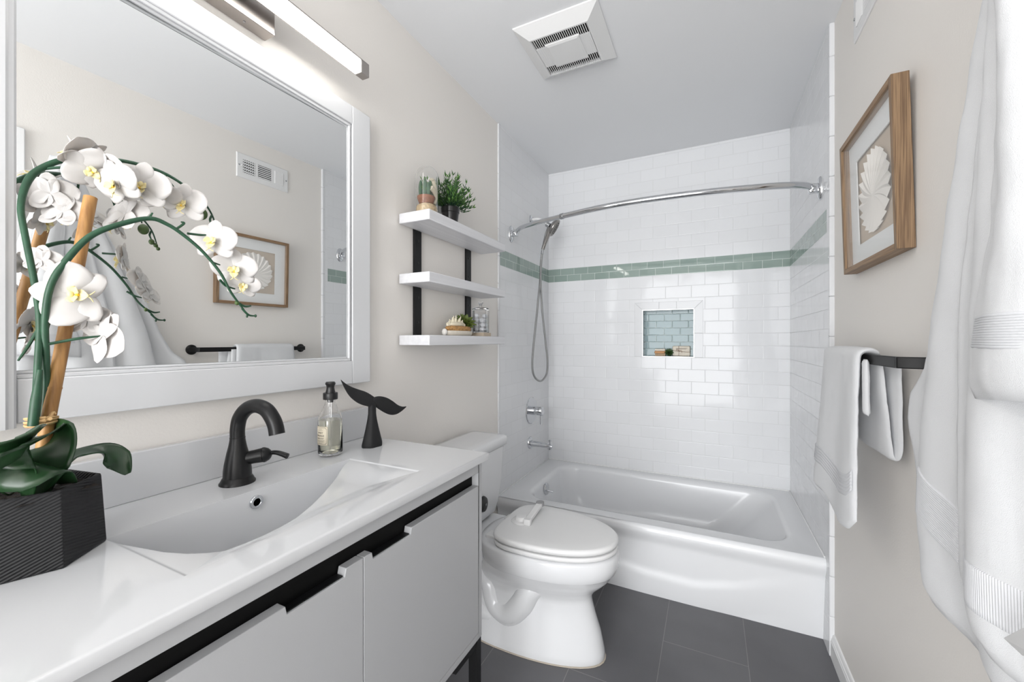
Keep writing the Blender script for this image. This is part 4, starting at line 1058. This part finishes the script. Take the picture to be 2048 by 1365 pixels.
def ht_in(u, v):
    z = BZc+.0-.142*v; return (BXc-.012+.002*v, 1.312+.03*u-.004*v, z)
thick_sheet(ht_in, .013, 6, 26, seed=9).obj('tucked_fold', M['terry'], ht, angle=80)
def ht_rib(u, v):
    p = Vector(ht_front(u*.98+.01, .155+.10*v)); r_ = .0011*abs(math.sin(v*PI*6))
    return (p.x-.0078-r_, p.y, p.z)
b = B(); b.grid(ht_rib, 30, 48); b.obj('woven_band', M['band'], ht, angle=80, solid=.001)

# ------------------------------------------------------------ bath towel near the camera
bt = thing('bath_towel', (1.43, .8, .8), 'large white bath towel hanging in folds from a hook, close at right', 'towel')
def lerp_tab(tab, z):
    if z >= tab[0][0]: return tab[0][1]
    for (z0, a), (z1, c) in zip(tab, tab[1:]):
        if z >= z1: return a+(c-a)*(z0-z)/(z0-z1)
    return tab[-1][1]
def hang(far, near, xb, ztop, zbot_fn, fold_amp, fold_n, t, nu=44, nv=60, seed=0, phase=0, fsharp=1):
    def fn(u, v):
        zb_ = zbot_fn(u); z = ztop+(zb_-ztop)*v
        yf, yn = lerp_tab(far, z), lerp_tab(near, z)
        y = yn+(yf-yn)*u
        g_ = smooth01((ztop-z)/.5)
        s_ = math.sin(u*fold_n*PI+phase+.6*math.sin(v*3))
        s_ = math.copysign(abs(s_)**fsharp, s_)
        x = xb(z)+fold_amp*(.35+.65*g_)*s_+.012*((u-.5)*2)**2
        x = min(x, XR-.016-t*.5)
        return (x, y, z)
    return thick_sheet(fn, t, nu, nv, .0022, seed), fn
farB = [(1.97, .70), (1.70, .80), (1.55, .865), (1.41, .935), (1.25, .995), (1.16, 1.04), (1.11, 1.10), (1.06, 1.115), (.95, 1.078), (.85, 1.02), (.8, .99), (.7, .93)]
nearB = [(1.97, .66), (1.5, .66), (1.1, .70), (.7, .75)]
s1, f1 = hang(farB, nearB, lambda z: 1.435, 1.97, lambda u: .80+.06*u+.14*max(0, u-.55), .010, 3.2, .022, seed=1)
s1.obj('rear_drape', M['terry'], bt, angle=80)
farB2 = [(1.97, .69), (1.70, .775), (1.41, .885), (1.25, .935), (1.05, .975), (.9, .985), (.82, .97), (.7, .93)]
s1b, f1b = hang(farB2, [(1.97, .64), (1.2, .60), (.7, .60)], lambda z: 1.405, 1.97, lambda u: .755+.02*u, .009, 3.5, .02, seed=12, phase=.8)
s1b.obj('middle_drape', M['terry'], bt, angle=80)
farM = [(1.97, .67), (1.70, .715), (1.41, .775), (1.25, .805), (1.05, .812), (.86, .806), (.84, .80), (.78, .78)]
nearM = [(1.97, .62), (1.6, .52), (1.2, .47), (.7, .46)]
s2, f2 = hang(farM, nearM, lambda z: 1.376, 1.97, lambda u: .848-.015*math.sin(u*PI)+.09*max(0, u-.8), .010, 4.0, .024, nu=54, seed=2, phase=2.2)
s2.obj('main_drape', M['terry'], bt, angle=80)
# front flap, turned over with a rounded corner
farF = [(1.97, .65), (1.55, .64), (1.35, .655), (1.2, .69), (1.0, .69)]
nearF = [(1.97, .60), (1.5, .52), (1.2, .46), (1.0, .44)]
s3, f3 = hang(farF, nearF, lambda z: 1.345-.006*smooth01((1.4-z)/.2), 1.97, lambda u: 1.155+.012*(1-u)-.010*u, .006, 2.6, .02, nu=34, seed=3)
s3.obj('front_flap', M['terry'], bt, angle=80)
# ribbed woven bands
def band(fn, u0, u1, za, zb2, off, ribs_u=0, ribs_v=0, nu=40, nv=24, slope=0):
    def g_(u, v):
        uu = u0+(u1-u0)*u
        # find v on the drape for the wanted height
        zt = za+(zb2-za)*v+slope*(1-u)
        lo_, hi_ = 0.0, 1.0
        for _ in range(22):
            m_ = (lo_+hi_)/2
            if fn(uu, m_)[2] > zt: lo_ = m_
            else: hi_ = m_
        p = Vector(fn(uu, lo_)); r_ = 0
        if ribs_u: r_ = .0007*abs(math.sin(u*PI*ribs_u))
        if ribs_v: r_ = .0007*abs(math.sin(v*PI*ribs_v))
        ed = smooth01(min(u, 1-u)*14)*smooth01(min(v, 1-v)*14)
        return (p.x-off*ed-r_*ed, p.y, p.z)
    b = B(); b.grid(g_, nu, nv); return b
band(f2, .02, .985, .935, .868, .0128, ribs_u=105, nu=640, nv=10, slope=.03).obj('lower_woven_band', M['band'], bt, angle=80, solid=.001)
band(f1b, .62, .985, 1.0, .91, .0115, ribs_v=24, nu=24, nv=200, slope=-.04).obj('side_woven_band', M['band'], bt, angle=80, solid=.001)
band(f3, .25, .96, 1.245, 1.205, .0106, ribs_v=15, nu=24, nv=120, slope=.0).obj('flap_woven_band', M['band'], bt, angle=80, solid=.001)
p_ = at(2042, 1290, X=1.34)
tg = B(); a0, a1, a2, a3 = at(2008, 1277, X=1.352), at(2060, 1250, X=1.345), at(2085, 1320, X=1.345), at(2046, 1312, X=1.352)
tg.add([a0, a1, a2, a3], [(0, 1, 2, 3)]); tg.obj('care_tag', M['tag'], bt, smooth=False, solid=.001)
# hook on the wall that carries the towel
hk = thing('wall_hook', (XR, .655, 1.99), 'black wall hook carrying the bath towel', 'hook')
B().lathe((XR, .655, 1.99), [(.022, 0), (.022, -.004), (.008, -.008)], 'X', 24).obj('hook_plate', M['black'], hk)
B().tube([(XR-.006, .655, 1.99), (XR-.05, .655, 1.985), (XR-.10, .655, 1.985), (XR-.12, .655, 2.01)], .006, 12).obj('hook_arm', M['black'], hk)

# ------------------------------------------------------------ orchid
PCn = Vector((.152, .226, CT)); pr_ = .080
orc = thing('potted_orchid', PCn, 'tall white orchid with bamboo stake in a black hexagonal ribbed pot', 'potted orchid')
def hexr(r, z): return [(PCn.x+r*math.cos(math.radians(10+60*k)), PCn.y+r*math.sin(math.radians(10+60*k)), CT+z) for k in range(6)]
pot = B(); pot.rings([hexr(.082, .0), hexr(.084, .002), hexr(.078, .108), hexr(.077, .112), hexr(.073, .112), hexr(.072, .100), hexr(.0, .100)], True, False)
pot.obj('pot', M['pot'], orc, smooth=True, angle=20, bevel=.0015, label='black hexagonal pot with fine slanted ribs')
b = B(); b.grid(lambda u, v: (PCn.x+.069*(2*u-1)*(1 if abs(2*v-1) < .5 else .8), PCn.y+.062*(2*v-1), CT+.1005+.004*noise.noise(Vector((u*9, v*9, 0)))), 24, 24)
b.obj('soil', M['soil'], orc, smooth=False)
Z3 = Vector((0, 0, 1)); RV = Vector((C_, S_, 0)); TV = Vector((S_, -C_, 0))
def A(px, py, X): return at(px, py, X=X)
# stems
s1p = [A(70, 852, .150), A(72, 790, .15), A(76, 720, .150), A(79, 640, .144), A(68, 560, .128), A(50, 470, .105), A(42, 410, .09), A(58, 358, .072), A(92, 332, .062), A(135, 319, .066), A(200, 318, .08), A(262, 325, .10), A(325, 345, .12), A(370, 372, .13), A(402, 398, .135), A(424, 430, .135), A(436, 468, .135)]
B().tube(s1p, [.0042]*7+[.0052, .0048, .0044, .0038, .0032, .0028, .0024, .002, .0016, .0012], 12, 7).obj('flower_stem', M['stem'], orc)
s2p = [A(84, 852, .142), A(92, 780, .140), A(92, 715, .146), A(90, 640, .155), A(102, 570, .16), A(135, 518, .165), A(180, 473, .17), A(235, 450, .178), A(298, 437, .185), A(335, 449, .19), A(368, 471, .195), A(405, 503, .2), A(440, 545, .205), A(462, 585, .205), A(484, 615, .2), A(496, 632, .2)]
B().tube(s2p, [.0044, .0044, .0044, .0044, .0044, .0046, .0045, .0042, .0038, .0034, .0031, .0028, .0026, .0023, .0018, .0011], 12, 7).obj('flower_stem', M['stem'], orc)
b = B()
b.tube([A(84, 850, .13), A(88, 780, .13), A(90, 720, .135)], [.006, .0065, .003], 10, 5)
b.tube([A(66, 852, .16), A(72, 800, .16), A(80, 740, .155)], [.006, .006, .003], 10, 5)
b.obj('short_stem', M['stem'], orc)
# side shoots that carry single flowers
tw_ = B()
for P_ in ([A(88, 338, .062), A(120, 335, .075), A(152, 337, .09)], [A(128, 322, .064), A(138, 335, .075), A(148, 348, .085)],
           [A(84, 700, .145), A(100, 640, .13), A(128, 595, .14), A(148, 590, .16)], [A(88, 690, .15), A(120, 684, .155), A(160, 677, .165), A(208, 672, .17)],
           [A(78, 655, .14), A(58, 690, .135), A(36, 722, .135)], [A(350, 460, .19), A(368, 447, .19), A(362, 444, .19)], [A(375, 467, .19), A(400, 470, .19), A(412, 470, .19)],
           [A(298, 437, .185), A(305, 426, .185)], [A(425, 525, .2), A(440, 530, .2)], [A(440, 560, .205), A(452, 572, .2), A(470, 578, .2)], [A(474, 604, .2), A(490, 613, .2), A(502, 612, .2)],
           [A(392, 388, .13), A(396, 400, .13), A(400, 414, .13)], [A(424, 430, .135), A(420, 440, .135), A(424, 452, .135)], [A(484, 617, .2), A(497, 630, .2), A(511, 632, .2)],
           [A(325, 345, .12), A(345, 372, .13), A(362, 398, .14)], [A(235, 322, .09), A(250, 340, .11), A(262, 358, .125)]):
    B().tube(P_, [.0022]*(len(P_)-1)+[.0013], 8, 5).obj('side_shoot', M['stem'], orc)
# buds
bd = B()
for px_, py_, X_, s_ in ((403, 428, .13, .0105), (424, 456, .135, .0058), (432, 464, .135, .0045), (437, 472, .135, .0040), (474, 606, .2, .0042)):
    p = A(px_, py_, X_); bd.ellipsoid(p, s_, s_, s_*1.15, 14, 10)
bd.obj('flower_buds', M['bud'], orc)
bd = B()
for px_, py_, X_, s_ in ((511, 632, .2, .0026), (494, 633, .2, .0022)):
    bd.ellipsoid(A(px_, py_, X_), s_, s_, s_*1.3, 10, 8)
bd.obj('tip_buds', M['buddk'], orc)
# bamboo stake and raffia tie
bb0, bb1 = PCn+Vector((.008, .004, .09)), A(181, 395, .104)
B().tube([bb0, bb0.lerp(bb1, .33), bb0.lerp(bb1, .335), bb0.lerp(bb1, .34), bb0.lerp(bb1, .72), bb0.lerp(bb1, .725), bb0.lerp(bb1, .73), bb1], [.0082, .0085, .0092, .0085, .0088, .0095, .0088, .0090], 18, smooth=False).obj('bamboo_stake', M['bamboo'], orc, angle=60)
ra = B(); rc_ = A(83, 842, .147)
for k in range(3):
    ra.tube([rc_+Vector((.016*math.cos(a), .016*math.sin(a), .004*k-.004+.002*math.sin(a+k))) for a in [2*PI*j/14 for j in range(15)]], .0028, 8, 2, flat=.6)
ra.tube([rc_+Vector((.018, .004, .004)), A(100, 836, .155), A(107, 825, .155), A(112, 829, .155)], [.0028, .0035, .002, .001], 6)
ra.obj('raffia_tie', M['raffia'], orc)
# leaves
def leaf(pts, widths, up, fold=.25, name='leaf', thick=.0018):
    P, Wd = catmull([Vector(p) for p in pts], widths, 8)
    b = B(); n_ = len(P); vs = []; m_ = 8
    upv = Vector(up).normalized()
    for i, p in enumerate(P):
        t_ = (P[min(i+1, n_-1)]-P[max(i-1, 0)]).normalized(); s_ = t_.cross(upv).normalized(); nn_ = s_.cross(t_).normalized()
        for j in range(m_+1):
            q = -1+2*j/m_; vs.append(p+s_*q*Wd[i]+nn_*(abs(q)**1.5)*Wd[i]*fold)
    b.add(vs, [(i*(m_+1)+j, (i+1)*(m_+1)+j, (i+1)*(m_+1)+j+1, i*(m_+1)+j+1) for i in range(n_-1) for j in range(m_)])
    return b.obj(name, M['leaf'], orc, solid=thick, angle=80)
zt_ = CT+.10
leaf([(.165, .225, zt_), A(92, 925, .18), A(110, 880, .165), A(100, 850, .125)], [.012, .034, .036, .006], TV*.9+RV*.2, .2)
leaf([(.17, .24, zt_-.004), A(120, 935, .165), A(150, 915, .15), A(200, 905, .14), A(235, 920, .145), A(256, 948, .15)], [.006, .014, .019, .021, .019, .004], Z3+TV*.7, .25)
leaf([(.185, .22, zt_), A(60, 905, .21), A(20, 890, .24), A(-40, 900, .26)], [.012, .030, .036, .02], Z3*.8+TV, .2)
leaf([A(120, 862, .16), A(90, 872, .185), A(50, 895, .21), A(0, 915, .235)], [.010, .026, .030, .028], Z3*.7+TV, .25)
leaf([A(140, 966, .185), A(100, 935, .195), A(40, 925, .215), A(-40, 945, .245)], [.012, .033, .040, .03], TV+Z3*.25, .15)
leaf([(.14, .215, zt_), (.12, .19, zt_+.03), (.10, .15, zt_+.045), (.09, .10, zt_+.03)], [.012, .03, .034, .006], Z3, .25)
# flowers: three sepals, two wide petals, a small lip
def flower(c, face, up, size=.042, open_=.25, closed=False):
    c = Vector(c); f = Vector(face).normalized(); u_ = Vector(up); u_ = (u_-f*u_.dot(f)).normalized(); r_ = u_.cross(f)
    b = B()
    def petal(ang, L, W, lift, curl, back=0, pw=.8):
        d = (u_*math.cos(ang)+r_*math.sin(ang)); s_ = f.cross(d); nu, nv = 9, 8
        def fn(a, q):
            t_ = a; ww = W*(math.sin(PI*min(1, (t_*.96+.02)**pw)))**.5 if 0 < t_ < 1 else W*.12
            x = (2*q-1)
            bend = lift*math.sin(t_*PI*.5)+curl*t_*t_
            return c+d*L*t_*math.cos(bend*.8)+f*(L*math.sin(bend)*t_*.7-back)+s_*ww*x+f*(-.18*abs(x)**2*ww+.06*ww*math.sin(t_*7+x*3))
        b.grid(fn, nu, nv)
    S = size
    petal(0, S*.98, S*.40, open_*.5, -.2, .001, .75)
    petal(math.radians(130), S*.98, S*.38, open_*.6, -.25, .001, .75); petal(math.radians(-130), S*.98, S*.38, open_*.6, -.25, .001, .75)
    petal(math.radians(74), S*1.08, S*.62, open_, -.15, 0, .66); petal(math.radians(-74), S*1.08, S*.62, open_, -.15, 0, .66)
    o = b.obj('flower', M['petal'], orc, solid=.0005, angle=80)
    l = B(); k = S*.38
    l.ellipsoid(c+f*k*.35+u_*k*.15, k*.20, k*.20, k*.28)
    def lobe(d_, L, W, lift):
        d_ = Vector(d_).normalized(); s_ = d_.cross(f+u_*.2).normalized()
        l.grid(lambda a, q: c+f*k*.15+d_*L*a+s_*W*math.sin(PI*(a*.9+.06))*(2*q-1)+(u_+f*.5)*lift*a*(1-a)-(f*.35)*W*0+f*abs(2*q-1)*W*.35, 6, 4)
    lobe(f*.6-u_*.9, k*1.25, k*.50, k*.15); lobe(f*.8+r_*.8-u_*.2, k*.95, k*.42, k*.3); lobe(f*.8-r_*.8-u_*.2, k*.95, k*.42, k*.3)
    for sg2 in (-1, 1): l.tube([c+f*k*.7-u_*k*.85, c+f*k*.9-u_*k*1.15+r_*sg2*k*.15, c+f*k*.8-u_*k*1.35+r_*sg2*k*.45], [k*.05, k*.035, k*.02], 6, 4)
    lo_ = l.obj('lip', M['lip'], o, solid=.0005, angle=80)
    y_ = B(); y_.ellipsoid(c+f*k*.50-u_*k*.30, k*.15, k*.15, k*.13); y_.obj('throat', M['lipy'], o)
    return o
def F(px_, py_, X_, fr, fu, ft, ur, uu, ut, size=.042, open_=.25):
    return flower(A(px_, py_, X_), RV*fr+Z3*fu+TV*ft, RV*ur+Z3*uu+TV*ut, size, open_)
F(160, 312, .105, -.35, .45, .2, .3, .8, -.3, .042, .35)
F(180, 338, .12, .5, -.5, .45, -.5, .6, .2, .036, .2)
F(215, 345, .13, .35, .25, -.75, .1, 1, 0, .040, .35)
F(232, 368, .15, -.1, -.35, .9, -.2, 1, .1, .040, .1)
F(285, 372, .155, .3, -.15, .85, .15, 1, 0, .043, .3)
F(318, 392, .15, .55, -.45, .5, .2, .9, .3, .033, .3)
F(368, 408, .15, .15, -.1, 1, .05, 1, 0, .041, .25)
F(428, 482, .20, .1, -.05, 1, .05, 1, 0, .042, .2)
F(470, 538, .205, .35, -.25, .85, 0, 1, 0, .040, .3)
F(486, 570, .205, .5, -.3, .7, .3, 1, .1, .031, .3)
F(148, 590, .165, .55, .0, .75, -.9, .1, .4, .049, .35)
F(206, 672, .175, .25, -.15, -.85, .5, .6, .2, .046, .35)
F(175, 640, .14, -.2, -.2, -.9, .2, .9, 0, .036, .3)
F(102, 388, .04, -.3, .2, -.7, .1, 1, .2, .036, .3)
F(126, 425, .05, -.1, -.3, -.9, .1, 1, 0, .036, .25)
F(84, 520, .05, -.3, .1, -.6, .2, 1, 0, .026, .3)
F(250, 430, .10, .1, -.3, -.9, .1, 1, 0, .042, .3)
b = B(); pb_ = A(138, 290, .09); b.tube([A(152, 300, .095), A(143, 284, .092), A(135, 271, .09)], [.004, .0022, .0008], 8); b.obj('petal_tip', M['petal'], orc)
